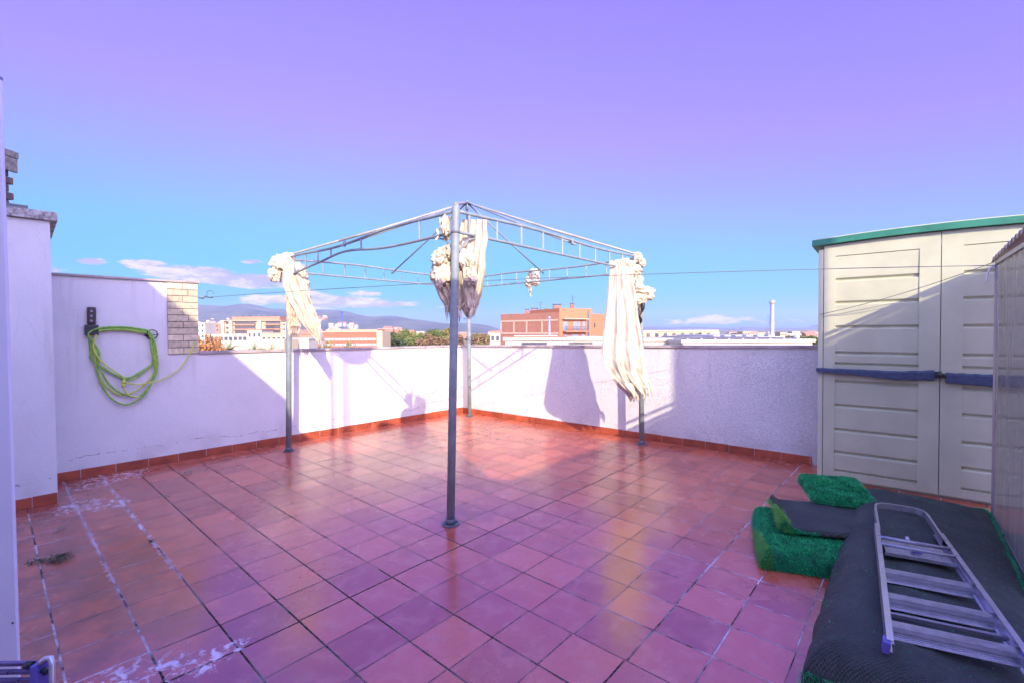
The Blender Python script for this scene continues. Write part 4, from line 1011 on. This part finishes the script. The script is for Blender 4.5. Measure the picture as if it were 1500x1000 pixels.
# low white roofs and the flue in front of it
b, x0, x1, zt = bld('low white workshop just below the brick apartment house, behind the parapet', 740, 886, 498.5, 52, 8, 'w_white', roof='w_white')
w = MB(); w.bb(x0-.1, x0+(x1-x0)*.62, 51.65, 51.74, zt+.36, zt+.46); w.build('red_trim', 'w_red', b)
for px0, px1 in ((764, 801), (833, 868)):
    w = MB(); w.bb(pxb(px0, 52), pxb(px1, 52), 51.9, 51.99, pz(504.5, 52), pz(501.5, 52)); w.build('window', 'glass_dark', b)
for px in (806, 813, 820, 826): w = MB(); w.bb(pxb(px, 52)-.04, pxb(px, 52)+.04, 51.9, 51.98, zt-1, zt); w.build('seam', 'w_grey', b)
bld('long plain cream wall block standing against the foot of the brick wing', 753, 817, 491.3, 66, 3, 'w_white')
fl_ = thing('flue', 'slim grey metal flue with a small cap rising before the brick wing', 'flue', (pxb(804.8, 60), 60, pz(500, 60)))
w = MB(); w.tube([(pxb(804.8, 60), 60, pz(500, 60)-1), (pxb(804.8, 60), 60, pz(466.5, 60))], .115, 10); w.build('pipe', 'steel', fl_)
w = MB(); w.tube([(pxb(804.8, 60), 60, pz(466.8, 60)), (pxb(804.8, 60), 60, pz(464.2, 60))], .19, 10, rs=[.19, .13]); w.build('cap', 'steel', fl_)
# factory roofs at right
b, x0, x1, zt = bld('long cream factory hall with a ribbon of dark windows, beyond the right post', 938, 1053, 483.8, 130, 20, 'w_cream')
w = MB(); w.prism([(x1-.01, 130.02), (x1+1.2, 130.02), (x1+1.2, 150), (x1-.01, 150)], GZ, [zt, zt-6.5, zt-6.5, zt]); w.build('sloped_end', 'w_cream', b)
w = MB(); w.bb(pxb(962, 130), pxb(1044, 130), 129.6, 129.9, pz(486.6, 130), pz(485.5, 130)); w.build('gutter', 'w_grey', b)
for k in range(8):
    w = MB(); c_ = 947+k*12.6; w.bb(pxb(c_, 130), pxb(c_+5, 130), 129.86, 129.98, pz(495, 130), pz(489.5, 130)); w.build('window', 'glass_dark', b)
b, x0, x1, zt = bld('flat white warehouse roof stretching right of the cream factory hall', 1040, 1146, 496.5, 78, 24, 'w_white', roof='w_white')
for k in range(6): w = MB(); w.bb(x0+1.5+k*1.9, x0+2.6+k*1.9, 80, 98, zt+.36, zt+.6); w.build('skylight', 'w_grey', b)
b, x0, x1, zt = bld('nearest low white roof at right with shallow ribs, behind the right parapet', 1000, 1190, 501.5, 55, 16, 'w_white', roof='w_white')
for k in range(9): w = MB(); w.bb(x0+.6+k*1.65, x0+.75+k*1.65, 55.2, 70.5, zt+.36, zt+.5); w.build('rib', 'w_white', b)
b, x0, x1, zt = bld('white flat-roofed annex in front of the cream factory hall', 936, 996, 499.5, 60, 12, 'w_white', roof='w_white')
bld('small cream block with one dark window at the right end of the factory hall', 1034, 1046, 491, 110, 6, 'w_cream', rows=1, cols=1, ww=1.0, wh=1.4)
bld('small orange brick box on the white roofs, left of the steel chimney', 1002, 1012, 496.3, 70, 3, 'w_orange')
bld('orange brick box on the white roofs, right of the steel chimney', 1137, 1155, 496, 58, 3, 'w_orange')
bld('grey plant housing with louvres behind the curtain of cloth at right', 884, 905, 489, 95, 6, 'w_grey', rows=1, cols=2)
rcl = random.Random(77)
for k, (px, Y, py) in enumerate(((1015, 62, 500.5), (1060, 62, 500), (1108, 62, 500), (1170, 60, 500), (958, 64, 498.5), (975, 64, 498))):
    c_ = at(px, py, Y); hh = rcl.uniform(.35, .7); ww_ = rcl.uniform(.5, 1.1)
    a = thing('roof_unit', 'small grey ventilation box on the low white roofs at right', 'roof unit', (c_.x, Y, c_.z-hh), 'ventilation boxes on the white roofs')
    w = MB(); w.bb(c_.x-ww_/2, c_.x+ww_/2, Y, Y+ww_, c_.z-hh-.5, c_.z); w.build('casing', 'w_grey', a)
    w = MB(); w.tube([(c_.x, Y+ww_/2, c_.z+.002), (c_.x, Y+ww_/2, c_.z+.12)], ww_*.3, 10); w.build('fan_cowl', 'cap_dark', a)
# steel chimney and mast
Y = 120; x = pxb(1131, Y); sc_ = thing('steel_chimney', 'tall shiny steel chimney with a domed cap rising from the factory roofs', 'chimney', (x, Y, GZ))
w = MB(); w.tube([(x, Y, GZ), (x, Y, pz(448, Y))], .50, 20); w.build('shaft', 'steel', sc_)
w = MB(); w.tube([(x, Y, pz(448, Y)), (x, Y, pz(446.5, Y)), (x, Y, pz(443.5, Y)), (x, Y, pz(441.8, Y))], .6, 20, rs=[.52, .70, .66, .3]); w.build('cap', 'steel', sc_)
x = pxb(1126, 121); mk = MB(); zt = pz(463, 121)
for dx, dy in ((-.3, 0), (.3, 0), (0, .5)): mk.tube([(x+dx, 121+dy, GZ), (x+dx, 121+dy, zt)], .045, 5)
z = GZ; k = 0
while z < zt-.8:
    s = .3 if k % 2 else -.3; mk.tube([(x-s, 121, z), (x+s, 121, z+.8)], .03, 4); mk.tube([(x-s, 121, z), (x, 121.5, z+.8)], .03, 4); z += .8; k += 1
tag(mk.build('lattice_mast', 'w_grey'), 'thin lattice mast standing close to the steel chimney', 'mast')
tk = thing('water_tank', 'pale blue-grey round tank on legs at the right, near the shed edge', 'tank', (pxb(1167, 70), 70, GZ))
w = MB(); w.tube([(pxb(1167, 70), 70, pz(500, 70)), (pxb(1167, 70), 70, pz(495.3, 70)), (pxb(1167, 70), 70, pz(494, 70))], .42, 14, rs=[.42, .42, .2]); w.build('drum', 'steel', tk)
w = MB(); w.tube([(pxb(1167, 70), 70, GZ), (pxb(1167, 70), 70, pz(500, 70))], .25, 8); w.build('leg', 'w_grey', tk)
# cream flats with balconies at left
def flats(label, px0, px1, pyt, Y, floors, towers, mainm, slabm, penth=True):
    b, x0, x1, zt = bld(label, px0, px1, pyt, Y, 14, mainm)
    W_ = x1-x0
    for fl0 in range(floors):
        z = zt-1.2-fl0*3.05
        for a, c_ in ((.20, .56), (.72, .98)):
            w = MB(); w.bb(x0+W_*a, x0+W_*c_, Y-1.5, Y-.01, z-1.55, z-.75); w.build('balcony', slabm, b)
            w = MB(); w.bb(x0+W_*a+.2, x0+W_*c_-.2, Y-.12, Y-.02, z-.70, z+.95); w.build('window', 'glass_dark', b)
        for a in (.06, .60):
            w = MB(); w.bb(x0+W_*a, x0+W_*a+1.6, Y-.12, Y-.02, z-.8, z+.6); w.build('window', 'glass_dark', b)
    for a in towers:
        w = MB(); w.bb(x0+W_*a-.9, x0+W_*a+.9, Y-1.9, Y-.005, GZ, zt+.3); w.build('pilaster', 'w_white', b)
    w = MB(); w.bb(x0-.4, x1+.4, Y-1.7, Y+14, zt+.01, zt+.5); w.build('roof', 'band_stone', b)
    if penth:
        w = MB(); w.bb(x0+W_*.12, x0+W_*.93, Y+2.5, Y+12, zt+.51, zt+2.9); w.build('penthouse', 'w_pink', b)
        for k in range(7): w = MB(); w.bb(x0+W_*(.15+.11*k), x0+W_*(.15+.11*k)+1, Y+4, Y+5, zt+2.91, zt+3.8); w.build('chimney', 'cap_dark', b)
    return b
flats('wide cream block of flats with rows of brown balconies, beyond the left parapet', 326, 413, 470.5, 300, 5, (.02, .16, .64), 'w_cream', 'w_pink')
b, x0, x1, zt = bld('pale pink stepped flats left of the wide cream block of flats', 299, 322, 474.5, 330, 12, 'w_pink', rows=5, cols=3, roof='band_stone')
bld('white flats close beside the brick end of the taller wall', 286, 300, 473, 260, 10, 'w_white', rows=4, cols=2)
bld('cream flats hidden partly by the left post', 411, 421, 472, 290, 10, 'w_cream', rows=4, cols=1)
bld('square white block standing in front of the wide cream flats', 362, 383, 484, 160, 8, 'w_white', roof='w_pink', rows=1, cols=3, ww=.7)
bld('long low white building with a plain wall left of the square white block', 300, 362, 489.5, 170, 9, 'w_white', rows=1, cols=9)
bld('low cream building right of the square white block', 383, 419, 489.5, 150, 9, 'w_cream', roof='band_stone', rows=2, cols=5, ww=.8)
bld('low yellow building with a white door bay, behind the left post', 374, 416, 497, 120, 8, 'w_yellow', rows=1, cols=5, wc='w_white')
bld('red tiled low house between the left post and the blown cloth', 424, 466, 490, 210, 10, 'w_pink', gable=True)
bld('white shed roof below the red tiled low house', 430, 452, 497, 130, 6, 'w_white', roof='w_grey')
# banded brick block
Y = 150; b, x0, x1, zt = bld('long brick block with two white window ribbons, right of the left post', 472, 552, 486.8, Y, 12, 'w_red', roof='band_stone')
for py in (495.3, 503):
    w = MB(); w.bb(x0+.3, x1-.3, Y-.12, Y-.01, pz(py+1.6, Y), pz(py-1.6, Y)); rb_ = w.build('window_ribbon', 'w_white', b)
    for k in range(12):
        w = MB(); xx = x0+.9+(x1-x0-1.6)*k/12; w.bb(xx, xx+.75, Y-.17, Y-.125, pz(py+.9, Y), pz(py-1.0, Y)); w.build('pane', 'glass_blue', rb_)
bld('plain cream stair tower at the right end of the banded brick block', 551.5, 560, 484.5, 149, 10, 'w_cream')
bld('pale flat roof hall behind the banded brick block', 478, 552, 484, 190, 12, 'w_cream', roof='band_stone', rows=1, cols=14, ww=.8, wh=.7)
x = pxb(501.5, 210); w = MB(); w.tube([(x, 210, GZ), (x, 210, pz(456, 210))], .32, 10, rs=[.36, .22]); w.tube([(x, 210, pz(456, 210)), (x, 210, pz(455, 210))], .45, 10)
tag(w.build('tall_pole', 'mast_blue'), 'tall thin blue pole rising behind the banded brick block', 'pole')
wt = thing('water_tower', 'small white water tower with a red band near the blown cloth', 'tower', (pxb(468.5, 900), 900, GZ))
w = MB(); w.tube([(pxb(468.5, 900), 900, GZ), (pxb(468.5, 900), 900, pz(472, 900))], 2.0, 12); w.tube([(pxb(468.5, 900), 900, pz(472, 900)), (pxb(468.5, 900), 900, pz(465.5, 900))], 3.4, 14); w.build('shaft', 'w_white', wt)
w = MB(); w.tube([(pxb(468.5, 900), 900, pz(465.4, 900)), (pxb(468.5, 900), 900, pz(463.5, 900))], 2.2, 12); w.build('top', 'w_red', wt)
# small towns
rt = random.Random(21)
def town(n, px0, px1, y_lo, y_hi, Y0_, Y1_, mats, label, group, sz=(8, 18), hgt=None, roofp=.4):
    for k in range(n):
        Y = rt.uniform(Y0_, Y1_); px = rt.uniform(px0, px1); py = rt.uniform(y_lo, y_hi); wd = rt.uniform(*sz); c_ = at(px, py, Y)
        zbase = GZ if hgt is None else c_.z-hgt*rt.uniform(.7, 1.3)
        b = thing('town_house', label, 'house', (c_.x, Y, zbase), group)
        w = MB(); w.bb(c_.x-wd/2, c_.x+wd/2, Y, Y+wd*.8, zbase, c_.z); w.build('wall', rt.choice(mats), b)
        w = MB()
        if rt.random() < roofp:
            h = wd*.18; w.add([(c_.x-wd/2, Y-.2, c_.z), (c_.x+wd/2, Y-.2, c_.z), (c_.x+wd/2, Y+wd*.8, c_.z), (c_.x-wd/2, Y+wd*.8, c_.z), (c_.x-wd/2, Y+wd*.4, c_.z+h), (c_.x+wd/2, Y+wd*.4, c_.z+h)], [(0, 1, 5, 4), (2, 3, 4, 5), (0, 4, 3), (1, 2, 5), (3, 2, 1, 0)]); w.build('roof', 'tile_roof', b)
        else: w.bb(c_.x-wd/2-.3, c_.x+wd/2+.3, Y-.3, Y+wd*.8+.3, c_.z+.01, c_.z+.5); w.build('roof', 'w_white', b)
        w = MB()
        nr = max(1, int(min(c_.z-zbase, 14)/3.2)); nc = max(2, int(wd/3))
        for r in range(nr):
            for q_ in range(nc): cx = c_.x-wd/2+wd*(q_+.5)/nc; cz = c_.z-1.6-3.1*r; w.bb(cx-.6, cx+.6, Y-.15, Y-.01, cz-.7, cz+.7)
        w.build('windows', 'glass_dark', b)
town(26, 476, 528, 473, 484, 1300, 2300, ['w_white', 'w_cream', 'w_white'], 'tiny pale house in the cluster on the lower hillside behind the blue pole', 'hillside houses behind the blue pole', (12, 26), 12)
town(16, 545, 585, 480, 485.5, 900, 1500, ['w_pink', 'w_orange', 'w_pink', 'w_white'], 'small pinkish house in the far cluster right of the banded brick block', 'pinkish far houses right of the banded brick block', (12, 24))
town(20, 288, 345, 466, 474, 2300, 3300, ['w_white', 'w_cream'], 'tiny white house scattered on the hill foot at far left', 'white houses on the left hill foot', (12, 22), 9)
town(14, 455, 480, 462, 470, 3300, 3900, ['w_white', 'w_pink'], 'tiny pale house high on the hill beside the blown cloth', 'pale houses high on the hill', (20, 32), 12)
town(9, 600, 735, 484.5, 487.5, 700, 1500, ['w_white', 'w_cream', 'w_pink'], 'small far house showing over the belt of trees left of the brick apartment house', 'far houses over the tree belt', (10, 22))
town(44, 1058, 1196, 486.2, 490, 600, 1700, ['w_white', 'w_cream', 'w_white', 'w_pink'], 'small far house in the town on the right horizon, beside or behind the steel chimney', 'far town on the right horizon', (10, 26))
bld('pale stepped house at the left edge of the brick apartment house', 718, 732.5, 487, 130, 8, 'w_white', roof='tile_roof', rows=2, cols=2, ww=.8)
bld('cream square building on the right horizon among trees', 1088, 1098, 486.5, 380, 9, 'w_cream', rows=2, cols=3, roof='band_stone')
bld('cream building on the horizon just right of the steel chimney', 1143, 1152, 487.5, 420, 9, 'w_cream', rows=2, cols=3, roof='band_stone')
# ------------------------------------------------------------------ trees
def tree_proto(name, label, group, lfm, h, rw, seed, nl=1500, leaf=.42, bare=False):
    rr = random.Random(seed); t = thing(name, label, 'tree', (0, 0, 0), group)
    w = MB(); bx = rr.uniform(-.3, .3)
    w.tube([(0, 0, 0), (bx*.4, 0, h*.3), (bx, .1, h*.62)], .2, 7, rs=[.24*h/10, .17*h/10, .08*h/10])
    clumps = []
    for k in range(11):
        a = rr.uniform(0, 6.28); rad = rw*rr.uniform(.15, .72); z = h*rr.uniform(.42, .9); rad *= 1.15-.6*abs(z/h-.62)
        c_ = Vector((math.cos(a)*rad, math.sin(a)*rad, z)); clumps.append((c_, rw*rr.uniform(.30, .52)))
        w.tube([(bx*.6, 0, h*rr.uniform(.28, .5)), c_*.6+Vector((0, 0, z*.36)), c_], .05, 5, rs=[.09*h/10, .06*h/10, .025*h/10])
    clumps.append((Vector((bx, 0, h*.90)), rw*.36))
    w.build('trunk', 'bark', t)
    w = MB()
    for k in range(nl):
        c_, r = rr.choice(clumps); d = Vector((rr.gauss(0, 1), rr.gauss(0, 1), rr.gauss(0, 1))).normalized()*r*(rr.random()**.45); d.z *= .8
        p = c_+d; a = Vector((rr.uniform(-1, 1), rr.uniform(-1, 1), rr.uniform(-1, 1))).normalized()*leaf*rr.uniform(.5, 1); b = a.cross(Vector((rr.uniform(-1, 1), rr.uniform(-1, 1), rr.uniform(-1, 1)))).normalized()*leaf*.5
        w.add([p-a, p+b, p+a, p-b], [(0, 1, 2, 3)])
    w.build('crown', lfm, t, fixn=False); return t
def place(proto, first, px, py_top, Y, h, rz=0, wx=1.0, z0=GZ, label=None, group=None):
    o = proto if first else copy_tree(proto)
    c_ = at(px, py_top, Y); s = (c_.z-z0)/h; o.location = (c_.x, Y, z0); o.scale = (s*wx, s*wx, s); o.rotation_euler = (0, 0, rz)
    if label: o['label'] = label
    if group: o['group'] = group
    return o
gbelt = 'trees in the belt right of the banded brick block'
pr_ = {}
specs = [('lf_green', 'green leafy tree in the belt of trees right of the banded brick block', 'g'), ('lf_dark', 'dark green tree in the belt of trees right of the banded brick block', 'd'), ('lf_olive', 'yellowish olive tree in the belt of trees right of the banded brick block', 'o'), ('lf_rust', 'rust brown thinning tree in the belt of trees right of the banded brick block', 'r')]
for i, (lm, lab, k) in enumerate(specs): pr_[k] = [tree_proto('leafy_tree', lab, gbelt, lm, 10, 3.4, 30+i), True, lab]
for px, py, Y, k, wx in ((566, 489, 250, 'g', 1), (573, 486, 280, 'd', 1), (580, 488, 240, 'g', 1), (588, 484, 260, 'o', .8), (592, 482.5, 250, 'g', .6), (598, 486, 270, 'g', 1), (604, 485, 240, 'o', .7), (610, 490, 220, 'g', 1), (617, 487, 260, 'o', 1), (624, 488, 230, 'r', 1), (631, 486, 260, 'r', 1), (638, 482, 255, 'g', .9), (645, 484.5, 240, 'g', 1), (651, 483, 270, 'o', 1.1), (657, 480.5, 250, 'o', 1), (634, 492, 200, 'r', 1.2), (646, 493, 200, 'r', 1.2), (615, 495, 190, 'r', 1.1), (598, 495, 190, 'g', 1.1), (583, 495, 190, 'd', 1.1), (569, 495, 190, 'd', 1.1), (671, 489, 240, 'r', 1)):
    P_ = pr_[k]; place(P_[0], P_[1], px, py, Y, 10, rt.uniform(0, 6), wx); P_[1] = False
gb2 = 'brown trees left of the brick apartment house'
for px, py, Y, k in ((694, 489, 260, 'r'), (700, 488, 240, 'o'), (706, 489, 230, 'r'), (712, 488.5, 250, 'r'), (718, 491, 220, 'o'), (724, 495, 200, 'r'), (698, 495, 190, 'r'), (710, 495.5, 185, 'r'), (703, 500, 170, 'o')):
    place(pr_[k][0], False, px, py, Y, 10, rt.uniform(0, 6), 1.15, label='autumn tree with %s leaves in the clump just left of the brick apartment house' % ('rusty' if k == 'r' else 'yellowish'), group=gb2)
gb3 = 'trees among the far roofs at right'
for px, py, Y, k in ((1066, 490, 300, 'd'), (1072, 491, 280, 'g'), (1080, 490.5, 300, 'g'), (1093, 491, 260, 'g'), (1102, 491, 280, 'd'), (1157, 491, 200, 'o'), (1163, 492, 190, 'g'), (1174, 491.5, 180, 'o'), (1181, 492, 170, 'g'), (1188, 492, 190, 'o'), (1194, 494, 170, 'g'), (1076, 488, 420, 'd'), (1084, 487, 450, 'd'), (1110, 490, 400, 'd'), (1122, 490, 420, 'g')):
    nmk = {'d': 'dark green', 'g': 'green', 'o': 'yellowish'}[k]
    place(pr_[k][0], False, px, py, Y, 10, rt.uniform(0, 6), 1.0, label='%s tree among the far roofs at right of the brick apartment house' % nmk, group=gb3)
place(pr_['d'][0], False, 1022, 488, 115, 10, 1, .6, label='dark bushy tree standing in front of the cream factory hall', group='x')
for o in col.objects:
    if o.get('group') == 'x': del o['group']
# autumn trees near the brick end
tp = tree_proto('autumn_tree', 'orange autumn tree low beside the brick end of the taller wall', 'orange autumn trees beside the brick end', 'lf_orange', 10, 3.6, 55, 900)
place(tp, True, 294, 491, 90, 10, 0, .62); place(tp, False, 305, 489, 95, 10, 2, .6); place(tp, False, 315, 493, 92, 10, 4, .6); place(tp, False, 323, 499, 90, 10, 1, .5)
def palm(px, py, Y, label, proto=None):
    if proto is None:
        t = thing('palm_tree', label, 'palm', (0, 0, 0), 'palms behind the left parapet'); w = MB(); w.tube([(0, 0, 0), (.1, 0, 5), (0, 0, 9.2)], .2, 8, rs=[.26, .2, .17]); w.build('trunk', 'bark', t)
        w = MB(); rr = random.Random(8)
        for k in range(34):
            a = rr.uniform(0, 6.28); el = rr.uniform(-.5, 1.4); L = rr.uniform(1.5, 2.1); p = Vector((0, 0, 9.2)); d = Vector((math.cos(a)*math.cos(el), math.sin(a)*math.cos(el), math.sin(el))); pts = [p.copy()]
            for q_ in range(7): p = p+d*L/7; d = (d+Vector((0, 0, -.17))).normalized(); pts.append(p.copy())
            for q_ in range(1, 8):
                s = (pts[q_]-pts[q_-1]).cross(Vector((0, 0, 1))).normalized()
                for sg in (-1, 1):
                    for u in (0, .5):
                        b0 = pts[q_-1].lerp(pts[q_], u); tip = b0+s*sg*(.42-.03*q_)+(pts[q_]-pts[q_-1])*.9+Vector((0, 0, -.12)); w.add([b0, b0+(pts[q_]-pts[q_-1])*.28, tip], [(0, 1, 2)])
        w.build('crown', 'lf_palm', t, fixn=False); o = t
    else: o = copy_tree(proto); o['label'] = label
    c_ = at(px, py, Y); s = (c_.z-GZ)/11.0; o.location = (c_.x, Y, GZ); o.scale = (s, s, s); o.rotation_euler = (0, 0, px); return o
p0 = palm(336, 493, 80, 'leftmost of three small palms behind the left parapet, next to the orange trees')
palm(371, 495.5, 82, 'middle of three small palms behind the left parapet, before the square white block', p0)
palm(396, 497.5, 78, 'rightmost of three small palms behind the left parapet, closest to the left post', p0)
bp = tree_proto('roadside_bush', 'low green bush at the foot of the banded brick block, behind the parapet', None, 'lf_olive', 10, 5, 61, 700)
place(bp, True, 508, 500, 120, 10, 0, .5)
place(bp, False, 476, 500, 120, 10, 1, .6, label='low olive bush under the pointed tail of the blown cloth, behind the parapet')
# ------------------------------------------------------------------ light, sky, haze
SAZ, SEL = R_(107.0), R_(24.5)         # where the light travels to, and the sun's height
ld_ = Vector((math.cos(SAZ)*math.cos(SEL), math.sin(SAZ)*math.cos(SEL), -math.sin(SEL)))
sd = bpy.data.lights.new('sun', 'SUN'); sd.energy = 4.9; sd.angle = R_(.5); sd.color = (1.0, .87, .62)
so = bpy.data.objects.new('sun', sd); col.objects.link(so); so.rotation_euler = ld_.to_track_quat('-Z', 'Y').to_euler(); so.location = (3, -8, 9)
wd = bpy.data.worlds.new('World'); sc.world = wd; wd.use_nodes = True
class W_(NT): pass
t = W_(wd)
SKY_S = .10
sky = t.node('ShaderNodeTexSky', _sky_type='NISHITA', _sun_disc=False)
sky.sun_elevation = SEL; sky.sun_rotation = math.atan2(-ld_.x, -ld_.y); sky.altitude = 50; sky.air_density = 1.0; sky.dust_density = .6; sky.ozone_density = 2.0
bg = t.n['Background']; bg.inputs['Strength'].default_value = SKY_S
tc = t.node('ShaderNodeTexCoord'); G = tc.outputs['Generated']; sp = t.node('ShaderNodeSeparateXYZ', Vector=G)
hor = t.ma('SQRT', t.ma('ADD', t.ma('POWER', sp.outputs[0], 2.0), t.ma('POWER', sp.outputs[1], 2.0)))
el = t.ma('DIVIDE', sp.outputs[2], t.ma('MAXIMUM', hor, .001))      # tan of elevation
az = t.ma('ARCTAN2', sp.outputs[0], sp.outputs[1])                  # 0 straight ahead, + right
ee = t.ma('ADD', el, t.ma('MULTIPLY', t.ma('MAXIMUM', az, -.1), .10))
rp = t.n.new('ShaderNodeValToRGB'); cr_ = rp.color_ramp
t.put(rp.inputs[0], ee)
TINT = [(0.0, (.05, .10, .2)), (.022, (.038, .092, .19)), (.0665, (.042, .118, .17)), (.1256, (.066, .154, .20)), (.192, (.115, .188, .24)), (.273, (.225, .200, .34)), (.421, (.44, .208, .58)), (.569, (.50, .236, .85)), (.72, (.56, .25, 1.05)), (1.0, (1.3, .85, 1.5))]  # last stop brighter and more magenta, added fill from overhead
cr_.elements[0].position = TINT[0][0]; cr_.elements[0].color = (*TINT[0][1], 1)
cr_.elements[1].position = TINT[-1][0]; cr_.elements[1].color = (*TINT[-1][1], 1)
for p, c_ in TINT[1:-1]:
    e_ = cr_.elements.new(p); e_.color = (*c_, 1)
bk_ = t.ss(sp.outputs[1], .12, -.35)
tint = t.mix(bk_, rp.outputs[0], (1.62, 1.2, 1.52))  # sky behind the viewpoint brightened and tinted, added fill for the shaded walls
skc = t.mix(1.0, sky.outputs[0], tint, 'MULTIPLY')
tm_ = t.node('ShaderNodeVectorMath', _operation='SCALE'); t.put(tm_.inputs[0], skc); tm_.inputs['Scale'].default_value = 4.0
# clouds low on the left, faint ones at right
cvx = t.node('ShaderNodeCombineXYZ', X=t.ma('MULTIPLY', az, 9.0), Y=t.ma('MULTIPLY', el, 30.0), Z=2.0)
cn = t.noise(cvx.outputs[0], 2.3, 7, .62, .35)
def azel(px, py):
    d = ray(px, py); return math.atan2(d.x, d.y), d.z/math.hypot(d.x, d.y)
msk = None
for px, py, rx, ry, am in ((132, 383, 34, 8, .9), (212, 388, 46, 9, .95), (290, 402, 100, 15, 1.0), (365, 411, 90, 15, 1.0), (368, 383, 22, 6, .8), (395, 440, 60, 10, .7), (470, 442, 110, 13, 1.0), (545, 446, 95, 9, .8), (535, 430, 34, 6, .6), (460, 432, 30, 7, .6), (640, 449, 20, 5, .4), (985, 474, 45, 7, .55), (1045, 469, 52, 9, .8), (1095, 466, 30, 5, .6), (1150, 470, 60, 7, .4), (60, 395, 60, 9, .7), (1330, 470, 90, 9, .5)):
    a0, e0 = azel(px, py); k = F*math.cos(a0)
    ra = rx/F*math.cos(a0)**2; re = ry/F*math.cos(a0)
    d = t.ma('ADD', t.ma('POWER', t.ma('DIVIDE', t.ma('SUBTRACT', az, a0), ra), 2.0), t.ma('POWER', t.ma('DIVIDE', t.ma('SUBTRACT', el, e0), re), 2.0))
    b_ = t.ma('MULTIPLY', t.ma('SUBTRACT', 1.0, d, clamp=True), am); msk = b_ if msk is None else t.ma('MAXIMUM', msk, b_)
cl = t.ss(t.ma('ADD', t.ma('MULTIPLY', msk, .55), cn), .62, .86)
cl = t.ma('MULTIPLY', cl, t.ss(msk, 0, .1))
cu_ = t.ss(cn, .42, .66)
ccol = t.mix(cu_, (3.6, 3.2, 5.9), (6.6, 5.7, 6.6))
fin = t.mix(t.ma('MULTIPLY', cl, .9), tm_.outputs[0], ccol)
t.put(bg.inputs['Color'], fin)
# haze
HZ = 5.0e-5
hz_ = bpy.data.materials.new('haze'); hz_.use_nodes = True; t = NT(hz_)
for nd in list(t.n):
    if nd.type == 'BSDF_PRINCIPLED': t.n.remove(nd)
pv = t.n.new('ShaderNodeVolumePrincipled'); pv.inputs['Density'].default_value = HZ; pv.inputs['Color'].default_value = (.55, .66, 1.0, 1); pv.inputs['Anisotropy'].default_value = 0.0
t.l.new(pv.outputs[0], t.n['Material Output'].inputs['Volume']); M['haze'] = hz_
w = MB(); w.bb(-13000, 13000, -13000, 13000, GZ-3.5, 480)
HAZE = tag(w.build('haze', 'haze', origin=(0, 0, GZ-3.5)), kind='stuff')
# ------------------------------------------------------------------ render settings
sc.view_settings.view_transform = 'Standard'; sc.view_settings.look = 'None'; sc.view_settings.gamma = 1; sc.view_settings.exposure = 0.7
sc.render.engine = 'CYCLES'
